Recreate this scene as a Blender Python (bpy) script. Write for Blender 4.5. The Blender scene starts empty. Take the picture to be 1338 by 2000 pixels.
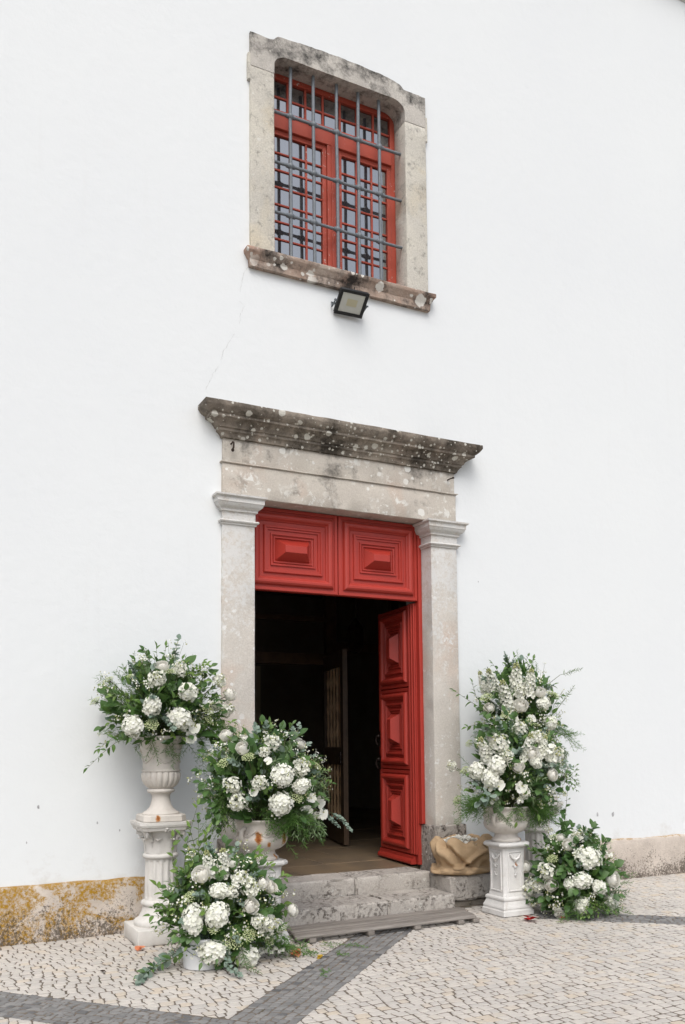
import bpy, bmesh, math, random
from mathutils import Vector, Matrix, noise
R = math.radians
random.seed(7)
scene = bpy.context.scene
COL = scene.collection

# ------------------------------------------------------------------ camera
def cam_axes(yaw, pitch, roll):
    y, p, r = R(yaw), R(pitch), R(roll)
    fw = Vector((math.sin(y)*math.cos(p), math.cos(y)*math.cos(p), math.sin(p)))
    ri = Vector((math.cos(y), -math.sin(y), 0)); up = ri.cross(fw)
    return fw, ri*math.cos(r)+up*math.sin(r), up*math.cos(r)-ri*math.sin(r)
fw, ri, up = cam_axes(27.4204, 4.4399, -.5526)
CAM = Vector((-3.3047, -7.6723, 1.6))
cd = bpy.data.cameras.new('camera'); cam = bpy.data.objects.new('camera', cd); COL.objects.link(cam)
cam.matrix_world = Matrix(((ri.x, up.x, -fw.x, CAM.x), (ri.y, up.y, -fw.y, CAM.y), (ri.z, up.z, -fw.z, CAM.z), (0, 0, 0, 1)))
cd.sensor_fit = 'VERTICAL'; cd.sensor_height = 36; cd.lens = 1728.62/2000*36
cd.shift_x = -14.76/2000; cd.shift_y = 312.76/2000
cd.clip_end = 500
scene.camera = cam

# ------------------------------------------------------------------ world, sun, exposure
SUN_EL, SUN_AZ = 52, 205          # azimuth clockwise from +Y
w = bpy.data.worlds.new('World'); scene.world = w; w.use_nodes = True
nt = w.node_tree; nt.nodes.clear()
sky = nt.nodes.new('ShaderNodeTexSky'); sky.sky_type = 'NISHITA'; sky.sun_disc = False
sky.sun_elevation = R(SUN_EL); sky.sun_rotation = R(SUN_AZ); sky.air_density = 1.0; sky.dust_density = 3.5
hs = nt.nodes.new('ShaderNodeHueSaturation'); hs.inputs['Saturation'].default_value = .55
bg = nt.nodes.new('ShaderNodeBackground'); bg.inputs['Strength'].default_value = .15
wo = nt.nodes.new('ShaderNodeOutputWorld')
nt.links.new(sky.outputs[0], hs.inputs['Color']); nt.links.new(hs.outputs[0], bg.inputs[0]); nt.links.new(bg.outputs[0], wo.inputs[0])
sl = bpy.data.lights.new('sun', 'SUN'); sl.energy = 1.1; sl.angle = R(38); sl.color = (1, .985, .955)
sun = bpy.data.objects.new('sun', sl); COL.objects.link(sun)
sd = Vector((math.sin(R(SUN_AZ))*math.cos(R(SUN_EL)), math.cos(R(SUN_AZ))*math.cos(R(SUN_EL)), math.sin(R(SUN_EL))))
sun.rotation_euler = sd.to_track_quat('Z', 'Y').to_euler(); sun.location = sd*30
vs = scene.view_settings
vs.view_transform = 'Standard'; vs.look = 'None'; vs.gamma = 1; vs.use_curve_mapping = False
vs.exposure = 0.37
scene.cycles.max_bounces = 8; scene.cycles.diffuse_bounces = 4

# ------------------------------------------------------------------ helpers: objects
def tag(o, label=None, cat=None, group=None, kind=None):
    if label: o['label'] = label
    if cat: o['category'] = cat
    if group: o['group'] = group
    if kind: o['kind'] = kind
    return o
def empty(name, loc=(0, 0, 0), parent=None):
    o = bpy.data.objects.new(name, None); COL.objects.link(o); o.location = loc; o.empty_display_size = .1
    if parent: o.parent = parent
    return o
def link(name, me, parent=None, M=None):
    o = bpy.data.objects.new(name, me); COL.objects.link(o)
    if parent: o.parent = parent
    if M is not None: o.matrix_basis = M
    return o
class MB:
    def __init__(s): s.v = []; s.f = []; s.m = []; s.tint = None
    def add(s, vs, fs, mi=0, M=None):
        n = len(s.v)
        s.v += [tuple(M @ Vector(v)) if M is not None else tuple(v) for v in vs]
        s.f += [tuple(i+n for i in f) for f in fs]; s.m += [mi]*len(fs)
        return s
    def merge(s, o, M=None, mi=None):
        n = len(s.v)
        s.v += [tuple(M @ Vector(v)) for v in o.v] if M is not None else o.v
        s.f += [tuple(i+n for i in f) for f in o.f]; s.m += o.m if mi is None else [mi]*len(o.f)
        return s
    def box(s, x0, x1, y0, y1, z0, z1, mi=0):
        return s.add([(x0,y0,z0),(x1,y0,z0),(x1,y1,z0),(x0,y1,z0),(x0,y0,z1),(x1,y0,z1),(x1,y1,z1),(x0,y1,z1)],
                     [(0,3,2,1),(4,5,6,7),(0,1,5,4),(1,2,6,5),(2,3,7,6),(3,0,4,7)], mi)
    def tube(s, pts, r, n=6, mi=0, r1=None):
        pts = [Vector(p) for p in pts]; L = len(pts); rings = []
        nv = None; base = len(s.v)
        for i, p in enumerate(pts):
            d = (pts[min(i+1, L-1)]-pts[max(i-1, 0)]).normalized()
            if nv is None:
                nv = d.orthogonal().normalized()
            nv = (nv-d*nv.dot(d)).normalized(); b = d.cross(nv)
            rr = r if r1 is None else r+(r1-r)*i/(L-1)
            for k in range(n):
                a = 2*math.pi*k/n; s.v.append(tuple(p+(nv*math.cos(a)+b*math.sin(a))*rr))
        for i in range(L-1):
            for k in range(n):
                k2 = (k+1) % n
                s.f.append((base+i*n+k, base+i*n+k2, base+(i+1)*n+k2, base+(i+1)*n+k)); s.m.append(mi)
        s.f.append(tuple(base+k for k in reversed(range(n)))); s.m.append(mi)
        s.f.append(tuple(base+(L-1)*n+k for k in range(n))); s.m.append(mi)
        return s
    def lathe(s, prof, n=32, c=(0, 0, 0), mi=0, fn=None, caps=True):
        base = len(s.v)
        for j, (r, z) in enumerate(prof):
            for k in range(n):
                a = 2*math.pi*k/n; rr = r*(fn(a, j, z) if fn else 1)
                s.v.append((c[0]+rr*math.cos(a), c[1]+rr*math.sin(a), c[2]+z))
        for j in range(len(prof)-1):
            for k in range(n):
                k2 = (k+1) % n
                s.f.append((base+j*n+k, base+j*n+k2, base+(j+1)*n+k2, base+(j+1)*n+k)); s.m.append(mi)
        if caps:
            s.f.append(tuple(base+k for k in reversed(range(n)))); s.m.append(mi)
            s.f.append(tuple(base+(len(prof)-1)*n+k for k in range(n))); s.m.append(mi)
        return s
    def square(s, prof, c=(0, 0, 0), chamf=0.0, mi=0):
        """stack of square (or corner-cut) sections: prof = [(half, z)]"""
        base = len(s.v); n = 8 if chamf else 4
        for h, z in prof:
            if chamf:
                k = h*(1-chamf); ring = [(-k,-h),(k,-h),(h,-k),(h,k),(k,h),(-k,h),(-h,k),(-h,-k)]
            else: ring = [(-h,-h),(h,-h),(h,h),(-h,h)]
            s.v += [(c[0]+a, c[1]+b, c[2]+z) for a, b in ring]
        for j in range(len(prof)-1):
            for k in range(n):
                k2 = (k+1) % n
                s.f.append((base+j*n+k, base+j*n+k2, base+(j+1)*n+k2, base+(j+1)*n+k)); s.m.append(mi)
        s.f.append(tuple(base+k for k in reversed(range(n)))); s.m.append(mi)
        s.f.append(tuple(base+(len(prof)-1)*n+k for k in range(n))); s.m.append(mi)
        return s
    def rbox(s, x0, x1, y0, y1, z0, z1, bev=.006, seg=.09, amp=.002, fr=6.0, seed=0, chip=.0):
        """a stone block: grid-divided box with softened, uneven arrises"""
        def cuts(a, b):
            n = max(1, int((b-a-2*bev)/seg)); return [a, a+bev]+[a+bev+(b-a-2*bev)*i/n for i in range(1, n)]+[b-bev, b]
        X, Y, Z = cuts(x0, x1), cuts(y0, y1), cuts(z0, z1)
        idx = {}; off = Vector((seed*3.1, seed*1.7, seed*2.3)); base = len(s.v)
        def vid(i, j, k):
            key = (i, j, k)
            if key in idx: return idx[key]
            p = Vector((X[i], Y[j], Z[k])); ex = i in (0, len(X)-1); ey = j in (0, len(Y)-1); ez = k in (0, len(Z)-1)
            if ex+ey+ez >= 2:
                t = bev*.35
                c = noise.noise((p+off)*14)*chip+noise.noise((p+off)*45)*chip*.5; t += max(0, c)
                if ex: p.x += t if i == 0 else -t
                if ey: p.y += t if j == 0 else -t
                if ez: p.z += t if k == 0 else -t
            p += noise.noise_vector((p+off)*fr)*amp
            s.v.append(tuple(p)); idx[key] = len(s.v)-1; return idx[key]
        nx, ny, nz = len(X)-1, len(Y)-1, len(Z)-1
        def q(a, b, c, d): s.f.append((vid(*a), vid(*b), vid(*c), vid(*d))); s.m.append(0)
        for i in range(nx):
            for k in range(nz):
                q((i,0,k),(i+1,0,k),(i+1,0,k+1),(i,0,k+1)); q((i,ny,k),(i,ny,k+1),(i+1,ny,k+1),(i+1,ny,k))
        for j in range(ny):
            for k in range(nz):
                q((0,j,k),(0,j,k+1),(0,j+1,k+1),(0,j+1,k)); q((nx,j,k),(nx,j+1,k),(nx,j+1,k+1),(nx,j,k+1))
        for i in range(nx):
            for j in range(ny):
                q((i,j,0),(i,j+1,0),(i+1,j+1,0),(i+1,j,0)); q((i,j,nz),(i+1,j,nz),(i+1,j+1,nz),(i,j+1,nz))
        return s
    def mesh(s, name, mats, smooth=None):
        me = bpy.data.meshes.new(name); me.from_pydata(s.v, [], s.f)
        if not isinstance(mats, (list, tuple)): mats = [mats]
        for m in mats: me.materials.append(m)
        if len(mats) > 1: me.polygons.foreach_set('material_index', s.m)
        if smooth is not None:
            me.polygons.foreach_set('use_smooth', [True]*len(me.polygons)); me.set_sharp_from_angle(angle=R(smooth))
        me.validate(); me.update(); return me
    def build(s, name, mats, parent=None, smooth=None, M=None):
        return link(name, s.mesh(name, mats, smooth), parent, M)
def sweep3(prof, x0, x1, yf, yb, seg=.1, amp=.002, seed=0, ox=1.0, yb2=None):
    """moulding wrapped round three sides (left return, front, right return); prof=[(out,z)]; returns run back to yb (yb2 on the right)"""
    if yb2 is None: yb2 = yb
    mb = MB(); rows = []
    for o, z in prof:
        A = Vector((x0-o*ox, yb, z)); B = Vector((x0-o*ox, yf-o, z)); C = Vector((x1+o*ox, yf-o, z)); D = Vector((x1+o*ox, yb2, z))
        row = []
        for P, Q, base in ((A, B, yf-yb), (B, C, x1-x0), (C, D, yf-yb2)):
            n = max(1, int(abs(base)/seg))
            row += [P.lerp(Q, i/n) for i in range(n)]
        row.append(D); rows.append(row)
    n = len(rows[0]); off = Vector((seed*5.3, seed*2.1, seed))
    for row in rows:
        for p in row:
            q = p+noise.noise_vector((p+off)*7)*amp+noise.noise_vector((p+off)*28)*amp*.7
            mb.v.append(tuple(q))
    for j in range(len(rows)-1):
        for i in range(n-1):
            mb.f.append((j*n+i, j*n+i+1, (j+1)*n+i+1, (j+1)*n+i)); mb.m.append(0)
    mb.f.append(tuple(range(n-1, -1, -1))); mb.m.append(0)
    mb.f.append(tuple((len(rows)-1)*n+i for i in range(n))); mb.m.append(0)
    mb.f.append(tuple([j*n for j in range(len(rows))])); mb.m.append(0)
    mb.f.append(tuple([j*n+n-1 for j in reversed(range(len(rows)))])); mb.m.append(0)
    return mb

# ------------------------------------------------------------------ helpers: materials
class NT:
    def __init__(s, name):
        s.m = bpy.data.materials.new(name); s.m.use_nodes = True; s.t = s.m.node_tree; s.t.nodes.clear()
        s.out = s.t.nodes.new('ShaderNodeOutputMaterial')
    def n(s, typ, out=0, **kw):
        nd = s.t.nodes.new('ShaderNode'+typ)
        for k, val in kw.items():
            if k.startswith('_'): setattr(nd, k[1:], val); continue
            key = int(k[1:]) if k[0] == 'i' and k[1:].isdigit() else k.replace('__', ' ')
            s.set(nd.inputs[key], val)
        return nd.outputs[out] if out is not None else nd
    def set(s, inp, val):
        if isinstance(val, bpy.types.NodeSocket): s.t.links.new(val, inp)
        elif inp.type == 'RGBA' and len(val) == 3: inp.default_value = (*val, 1)
        else: inp.default_value = val
    def co(s, kind='Object'): 
        nd = s.t.nodes.new('ShaderNodeTexCoord'); return nd.outputs[kind]
    def noise(s, scale, detail=5, rough=.6, co=None, out=0, dist=0):
        return s.n('TexNoise', out, Vector=co or s.co(), Scale=scale, Detail=detail, Roughness=rough, Distortion=dist)
    def ramp(s, fac, a, b, ca=0., cb=1.):
        return s.n('MapRange', Value=fac, From__Min=a, From__Max=b, To__Min=ca, To__Max=cb)
    def mix(s, fac, a, b, blend='MIX'):
        nd = s.t.nodes.new('ShaderNodeMix'); nd.data_type = 'RGBA'; nd.blend_type = blend
        s.set(nd.inputs[0], fac); s.set(nd.inputs[6], a); s.set(nd.inputs[7], b); return nd.outputs[2]
    def math(s, op, a, b=0.):
        return s.n('Math', _operation=op, i0=a, i1=b)
    def bump(s, h, strength=.3, dist=.01, normal=None):
        nd = s.t.nodes.new('ShaderNodeBump'); s.set(nd.inputs['Strength'], strength); s.set(nd.inputs['Distance'], dist); s.set(nd.inputs['Height'], h)
        if normal is not None: s.set(nd.inputs['Normal'], normal)
        return nd.outputs[0]
    def bsdf(s, col, rough=.8, spec=.3, normal=None, **kw):
        nd = s.n('BsdfPrincipled', None, Base__Color=col, Roughness=rough, **kw)
        nd.inputs['Specular IOR Level'].default_value = spec
        if normal is not None: s.set(nd.inputs['Normal'], normal)
        return nd.outputs[0]
    def done(s, sh): s.t.links.new(sh, s.out.inputs[0]); return s.m
    def xyz(s, co=None):
        nd = s.t.nodes.new('ShaderNodeSeparateXYZ'); s.set(nd.inputs[0], co or s.co()); return nd.outputs

def spots(t, scale, size, frac, wob=.35, co=None):
    """round crust-lichen spots of differing size: mask 0..1"""
    c0 = co or t.co()
    nz = t.n('TexNoise', 1, Vector=c0, Scale=scale*1.7, Detail=3, Roughness=.6)
    c = t.n('VectorMath', _operation='MULTIPLY_ADD', i0=nz, i1=(wob/scale,)*3, i2=c0)
    v = t.n('TexVoronoi', None, Vector=c, Scale=scale)
    r = t.n('SeparateColor', None, Color=v.outputs['Color'])
    sz = t.ramp(r.outputs[0], 1-frac, 1, 0, size)
    return t.ramp(t.math('SUBTRACT', sz, v.outputs['Distance']), 0, .04)

def stone(name, c1, c2, pink=None, dark=(.03,.028,.024), dk=(.6,.72), dscale=3.2, lich=(9, .3, .35), lcol=(.62,.61,.56), fine=.25, bump=.5, white=None, pits=0, z_dark=None, dist=.4, lmask=(.40,.55), zwhite=None):
    t = NT(name); co = t.co()
    n1 = t.noise(1.6, 6, .65, co); col = t.mix(t.ramp(n1, .35, .65), c1, c2)
    if pink: col = t.mix(t.ramp(t.noise(1.1, 4, .6, co, dist=.5), .52, .66), col, pink)
    f = t.noise(70, 4, .7, co); col = t.mix(t.ramp(f, .3, .7, fine, 0), col, (.14,.12,.10))
    if white:
        wm = t.math('MULTIPLY', t.ramp(t.noise(white[0], 8, .75, co, dist=.3), white[1], white[1]+.04), t.ramp(t.noise(2.3, 3, .5, co), .42, .58)); col = t.mix(wm, col, lcol)
    if zwhite:      # pale lichen film on the upper, wetter length of the post
        zm = t.math('ADD', t.ramp(t.xyz(co)[2], zwhite[0], zwhite[1], -.14, .045), t.math('ADD', t.math('MULTIPLY', t.noise(22, 8, .8, co), .6), t.math('MULTIPLY', t.noise(4, 5, .7, co), .4))); col = t.mix(t.ramp(zm, .47, .56, 0, .85), col, (.63,.63,.615)); col = t.mix(t.ramp(t.noise(45, 6, .8, co), .58, .72, 0, .45), col, (.34,.325,.30))
    nd = t.noise(dscale, 10, .72, co, dist=dist)
    dm = t.ramp(nd, dk[0], dk[1])
    if z_dark:      # crust that grows on the upper, wet end of the stone
        z = t.xyz(co)[2]; dm = t.ramp(t.math('ADD', nd, t.ramp(z, z_dark[0], z_dark[1], 0, z_dark[2])), dk[0], dk[1])
    col = t.mix(dm, col, dark)
    hgt = t.noise(38, 8, .7, co)
    if pits:
        v = t.n('TexNoise', Vector=co, Scale=26., Detail=6., Roughness=.75); pm = t.ramp(v, .62-pits, .68-pits, 0, .75)
        pm = t.math('MULTIPLY', pm, t.ramp(t.noise(5, 3, .5, co), .42, .6)); col = t.mix(pm, col, (.09,.075,.06)); hgt = t.math('SUBTRACT', hgt, pm)
    if lich:
        m = t.math('MAXIMUM', spots(t, lich[0], lich[1], lich[2], co=co), spots(t, lich[0]*2.6, lich[1], lich[2]*.8, co=co))
        m = t.math('MULTIPLY', m, t.ramp(t.noise(1.9, 3, .5, co), lmask[0], lmask[1])); col = t.mix(t.math('MULTIPLY', m, .9), col, lcol)
    return t.done(t.bsdf(col, .9, .2, t.bump(hgt, bump, .012)))

def plaster_mat():
    t = NT('lime_plaster'); co = t.co()
    col = t.mix(t.ramp(t.noise(.35, 5, .6, co), .35, .65), (.715,.738,.742), (.695,.718,.728))
    col = t.mix(t.ramp(t.noise(2.5, 8, .7, co), .58, .75, 0, .25), col, (.665,.675,.672))
    z = t.xyz(co)[2]
    low = t.math('ADD', t.ramp(z, .45, .95, .2, 0), t.noise(4, 8, .75, co)); col = t.mix(t.ramp(low, .68, .86, 0, .55), col, (.55,.53,.50))
    sv = t.n('VectorMath', _operation='MULTIPLY', i0=co, i1=(9, 9, .55)); x_, y_, z_ = t.xyz(co)
    st_ = t.math('MULTIPLY', t.ramp(t.noise(1.0, 6, .7, sv), .56, .78, 0, .2), t.ramp(t.noise(.5, 3, .5, co), .45, .6)); col = t.mix(st_, col, (.60,.60,.585))
    sp = spots(t, 2.2, .06, .18, co=co); col = t.mix(t.math('MULTIPLY', sp, .35), col, (.45,.44,.43))
    v = t.math('ADD', t.noise(9, 4, .6, co), t.math('MULTIPLY', t.noise(85, 5, .7, co), .16))
    return t.done(t.bsdf(col, .85, .2, t.bump(v, .20, .02)))
def plinth_mat():
    t = NT('lichened_plinth_render'); co = t.co(); x, y, z = t.xyz(co)
    col = t.mix(t.ramp(t.noise(3, 6, .65, co), .38, .62), (.64,.57,.50), (.50,.44,.385))
    left = t.ramp(x, -1.0, -.6, 1, 0)
    yl = t.math('ADD', t.noise(3.0, 10, .78, co, dist=.6), t.ramp(x, -1.2, 1.0, .10, -.14))
    yl = t.math('ADD', yl, t.ramp(z, .02, .42, -.03, .02))
    ymask = t.math('MULTIPLY', t.ramp(yl, .555, .60), t.ramp(t.noise(34, 5, .8, co), .40, .56, .15, 1)); col = t.mix(ymask, col, t.mix(t.noise(40, 3, .6, co), (.27,.14,.010), (.48,.28,.03)))
    dk = t.math('ADD', t.noise(55, 6, .8, co), t.math('MULTIPLY', t.noise(3.6, 5, .7, co), .55)); dk = t.math('ADD', dk, t.ramp(z, 0, .45, .13, -.14))
    col = t.mix(t.ramp(dk, .79, .90, 0, .85), col, (.075,.06,.045))
    top = t.math('ADD', t.ramp(z, .40, .455, -.2, .15), t.noise(12, 6, .7, co)); col = t.mix(t.ramp(top, .55, .68, 0, .7), col, (.36,.22,.07))
    return t.done(t.bsdf(col, .95, .1, t.bump(t.noise(60, 8, .75, co), .8, .015)))
def paint_mat(name, c, rough=.38, chips=0):
    t = NT(name); co = t.co()
    col = t.mix(t.ramp(t.noise(2.2, 6, .6, co), .3, .7), c, tuple(k*.82 for k in c))
    col = t.mix(t.ramp(t.noise(40, 4, .7, co), .55, .8, 0, .25), col, tuple(min(1, k*1.25+.01) for k in c))
    g = t.n('TexNoise', Vector=t.n('VectorMath', _operation='MULTIPLY', i0=co, i1=(40, 40, 3)), Scale=6., Detail=4.)
    if chips:
        cm = t.math('MULTIPLY', t.ramp(t.noise(24, 8, .8, co), .60, .63), t.ramp(t.noise(2.0, 2, .5, co), .45, .55)); col = t.mix(cm, col, (.50,.44,.40))
    return t.done(t.bsdf(col, t.ramp(t.noise(12, 4, .6, co), .3, .7, rough, rough+.15), .45, t.bump(g, .06, .005)))
def simple(name, c, rough=.6, spec=.3, var=.15, scale=12, bump=.1, metallic=0., c2=None):
    t = NT(name); co = t.co(); col = t.mix(t.ramp(t.noise(scale, 6, .65, co), .35, .65), c, c2 or tuple(k*(1-var*2) for k in c))
    nd = t.bsdf(col, rough, spec, t.bump(t.noise(scale*5, 5, .7, co), bump, .006), Metallic=metallic); return t.done(nd)
def cast_mat(name, seeds, tone=(.66,.63,.58)):
    """weathered white cast stone with rust runs at given object-space points (x,y,z,radius)"""
    t = NT(name); co = t.co()
    col = t.mix(t.ramp(t.noise(5, 6, .65, co), .35, .65), tone, tuple(k*.86 for k in tone))
    col = t.mix(t.ramp(t.noise(11, 8, .75, co, dist=.5), .56, .72, 0, .55), col, (.44,.38,.32))
    col = t.mix(t.ramp(t.noise(90, 4, .7, co), .6, .75, 0, .35), col, (.30,.27,.24))
    for (x, y, z, r) in seeds:
        d = t.n('VectorMath', 1, _operation='LENGTH', i0=t.n('VectorMath', _operation='MULTIPLY', i0=t.n('VectorMath', _operation='SUBTRACT', i0=co, i1=(x, y, z)), i1=(1, 1, .55)))
        m = t.math('ADD', t.ramp(d, 0, r, .55, -.25), t.math('MULTIPLY', t.noise(32, 7, .8, co, dist=.6), .9))
        col = t.mix(t.ramp(m, .62, .78), col, t.mix(t.ramp(m, .72, .95), (.46,.22,.07), (.22,.055,.012)))
    return t.done(t.bsdf(col, .8, .25, t.bump(t.noise(45, 7, .7, co), .3, .008)))
def leaf_mat(name, a, b, rough=.42, trans=.25, spec=.4):
    t = NT(name)
    oi = t.n('ObjectInfo', None); ge = t.n('NewGeometry', None)
    rnd = t.math('FRACT', t.math('ADD', oi.outputs['Random'], ge.outputs['Random Per Island']))
    col = t.mix(rnd, a, b); col = t.mix(t.ramp(t.noise(30, 3, .6, t.co()), .4, .7, 0, .3), col, tuple(k*1.4 for k in b))
    p = t.bsdf(col, rough, spec); tr = t.n('BsdfTranslucent', Color=t.mix(.5, col, (.10,.18,.03)))
    ms = t.t.nodes.new('ShaderNodeMixShader'); ms.inputs[0].default_value = trans; t.t.links.new(p, ms.inputs[1]); t.t.links.new(tr, ms.inputs[2])
    return t.done(ms.outputs[0])
def petal_mat(name, a, b, trans=.3):
    t = NT(name); ge = t.n('NewGeometry', None); oi = t.n('ObjectInfo', None)
    col = t.mix(t.math('FRACT', t.math('ADD', oi.outputs['Random'], ge.outputs['Random Per Island'])), a, b)
    p = t.bsdf(col, .6, .25); tr = t.n('BsdfTranslucent', Color=col)
    ms = t.t.nodes.new('ShaderNodeMixShader'); ms.inputs[0].default_value = trans; t.t.links.new(p, ms.inputs[1]); t.t.links.new(tr, ms.inputs[2])
    return t.done(ms.outputs[0])

M = {}
M['plaster'] = plaster_mat(); M['plinth'] = plinth_mat()
M['lime'] = stone('pilaster_limestone', (.64,.60,.545), (.575,.54,.49), pink=(.61,.51,.435), dk=(.66,.8), lich=(7, .30, .3), lcol=(.68,.675,.655), white=(13, .56), dist=.1, fine=.28, zwhite=(1.9, 3.3))
M['lintel'] = stone('lintel_limestone', (.59,.55,.485), (.52,.475,.42), pink=(.54,.44,.365), dk=(.56,.74), dscale=3, dark=(.075,.07,.062), lich=(6.5, .34, .6), lcol=(.68,.67,.63), white=(9, .56), z_dark=(4.18, 4.42, .10), dist=.1)
M['cornice'] = stone('blackened_cornice_stone', (.40,.35,.29), (.27,.23,.19), pink=(.40,.31,.25), dk=(.40,.62), dscale=2.8, dark=(.052,.045,.036), lich=(9.5, .40, .95), lcol=(.64,.625,.56), bump=.9, dist=.1, lmask=(.25,.42))
M['winstone'] = stone('window_limestone', (.66,.63,.55), (.58,.555,.50), pink=(.64,.57,.44), dk=(.54,.72), dscale=14, dist=0, dark=(.20,.19,.17), lich=(8, .25, .35), fine=.38, bump=.7)
M['wintop'] = stone('window_lintel_stone', (.60,.57,.52), (.46,.435,.40), dk=(.50,.70), dscale=6, dist=0, dark=(.075,.072,.066), z_dark=(8.30, 8.60, .13), lich=(8, .25, .3), lcol=(.5,.48,.42), fine=.4, bump=.7)
M['winsill'] = stone('stained_sill_stone', (.50,.43,.37), (.38,.27,.21), pink=(.42,.22,.15), dk=(.46,.62), dscale=3.5, dist=.1, dark=(.04,.034,.03), lich=(6.5, .42, .9), lcol=(.68,.66,.61), lmask=(.36,.46), bump=.8)
M['base'] = stone('rough_base_stone', (.50,.46,.42), (.36,.32,.28), dk=(.55,.62), dscale=9, dark=(.07,.055,.045), lich=(11, .3, .3), fine=.5, bump=1.0, pits=.08)
M['step'] = stone('worn_step_stone', (.56,.525,.48), (.48,.445,.405), dk=(.66,.78), dscale=4, dark=(.10,.09,.08), lich=(9, .22, .2), fine=.4, bump=.8, pits=.10)
M['rubble'] = stone('rubble_footing', (.34,.31,.27), (.25,.22,.18), dk=(.56,.66), lich=None, fine=.5, bump=1.)
M['slab'] = simple('worn_floor_slab', (.22,.16,.10), .38, .4, .2, 3, .15, c2=(.14,.11,.08))
M['red'] = paint_mat('red_door_paint', (.405,.038,.025)); M['redwin'] = paint_mat('flaking_red_window_paint', (.39,.062,.034), .5, 1)
M['iron'] = simple('grey_painted_iron', (.165,.185,.205), .5, .4, .12, 20, .1)
M['black'] = simple('black_lamp_metal', (.012,.013,.014), .45, .4, .1, 20, .05)
M['rust'] = simple('rusty_iron', (.06,.04,.03), .8, .2, .3, 30, .3)
M['darkiron'] = simple('dark_bronze_hardware', (.035,.025,.02), .45, .5, .3, 25, .2, metallic=.6)
M['reflector'] = simple('lamp_glass', (.55,.56,.52), .15, .5, .03, 8, 0)
M['led'] = simple('led_board', (.50,.47,.33), .4, .3, .03, 8, 0)
t = NT('weathered_grey_wood'); oi = t.n('ObjectInfo', None); co = t.n('VectorMath', _operation='MULTIPLY', i0=t.co(), i1=(1.2, 28, 28))
gn = t.noise(3, 6, .7, co); cw = t.mix(oi.outputs['Random'], (.20,.178,.155), (.28,.255,.23)); cw = t.mix(t.ramp(gn, .45, .7, 0, .7), cw, (.10,.088,.076)); M['wood'] = t.done(t.bsdf(cw, .85, .2, t.bump(gn, .5, .006)))
M['dwood'] = simple('dark_varnished_wood', (.085,.052,.030), .4, .4, .25, 6, .1)
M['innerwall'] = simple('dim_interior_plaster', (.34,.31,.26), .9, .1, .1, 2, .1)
M['innerpale'] = simple('pale_interior_panel', (.60,.53,.42), .9, .1, .1, 2, .1)
M['ochre'] = simple('ochre_interior_panel', (.45,.34,.15), .9, .1, .1, 2, .1)
M['bucket'] = simple('white_plastic_bucket', (.72,.73,.74), .4, .4, .03, 5, .0)
M['burlap'] = None
t = NT('burlap'); co = t.co('UV')
wv = t.n('TexWave', 1, Vector=co, Scale=46., Distortion=1.2, Detail=2.); wv2 = t.n('TexWave', 1, _bands_direction='Y', Vector=co, Scale=38., Distortion=1.2, Detail=2.)
wz = t.math('MULTIPLY', wv, wv2)
cb = t.mix(t.ramp(t.noise(9, 6, .7), .35, .65), (.54,.395,.25), (.47,.335,.205)); cb = t.mix(t.math('MULTIPLY', t.ramp(wz, .0, .5, .35, 0), 1), cb, (.33,.215,.115))
M['burlap'] = t.done(t.bsdf(cb, .95, .1, t.bump(wz, .35, .004)))
t = NT('window_glass'); g = t.n('BsdfGlossy', Color=(.90,.92,.93), Roughness=.03, Normal=t.bump(t.noise(3.5, 2, .5), .04, .02)); d = t.bsdf((.012,.013,.015), .3, .5)
ms = t.t.nodes.new('ShaderNodeMixShader'); ms.inputs[0].default_value = .36; t.t.links.new(d, ms.inputs[1]); t.t.links.new(g, ms.inputs[2]); M['glass'] = t.done(ms.outputs[0])
# flowers and leaves
M['white'] = petal_mat('white_petals', (.87,.865,.82), (.81,.82,.70)); M['cream'] = petal_mat('cream_rose_petals', (.87,.86,.81), (.86,.84,.77))
M['pgreen'] = petal_mat('pale_green_umbel', (.46,.56,.24), (.62,.66,.40)); M['core'] = petal_mat('flower_core', (.42,.46,.22), (.50,.50,.25))
M['ruscus'] = leaf_mat('glossy_dark_leaf', (.042,.10,.022), (.12,.21,.05), .40)
M['salal'] = leaf_mat('broad_leaf', (.034,.084,.024), (.085,.165,.045), .42)
M['euca'] = leaf_mat('silver_green_leaf', (.12,.18,.135), (.22,.28,.23), .6, .12)
M['olive'] = leaf_mat('narrow_olive_leaf', (.065,.115,.045), (.15,.21,.10), .5, .15)
M['lime_leaf'] = leaf_mat('young_green_leaf', (.09,.17,.03), (.16,.25,.05), .42)
M['fern'] = leaf_mat('asparagus_fern', (.06,.145,.028), (.13,.245,.055), .6, .3)
M['stem'] = leaf_mat('green_stem', (.06,.09,.03), (.09,.10,.04), .6, .0)
M['peach'] = petal_mat('peach_petal', (.70,.25,.12), (.75,.32,.18)); M['redp'] = petal_mat('red_petal', (.42,.02,.02), (.5,.03,.03)); M['yellowp'] = petal_mat('yellow_leaf', (.6,.42,.06), (.55,.36,.05))

# ================================================================== SETTING
XC, WP, WI, YP, YJ = .6421, 1.2906, .9742, -.04, .172
PL, PR, IL, IR = XC-WP, XC+WP, XC-WI, XC+WI
FLOOR = .30

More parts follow.
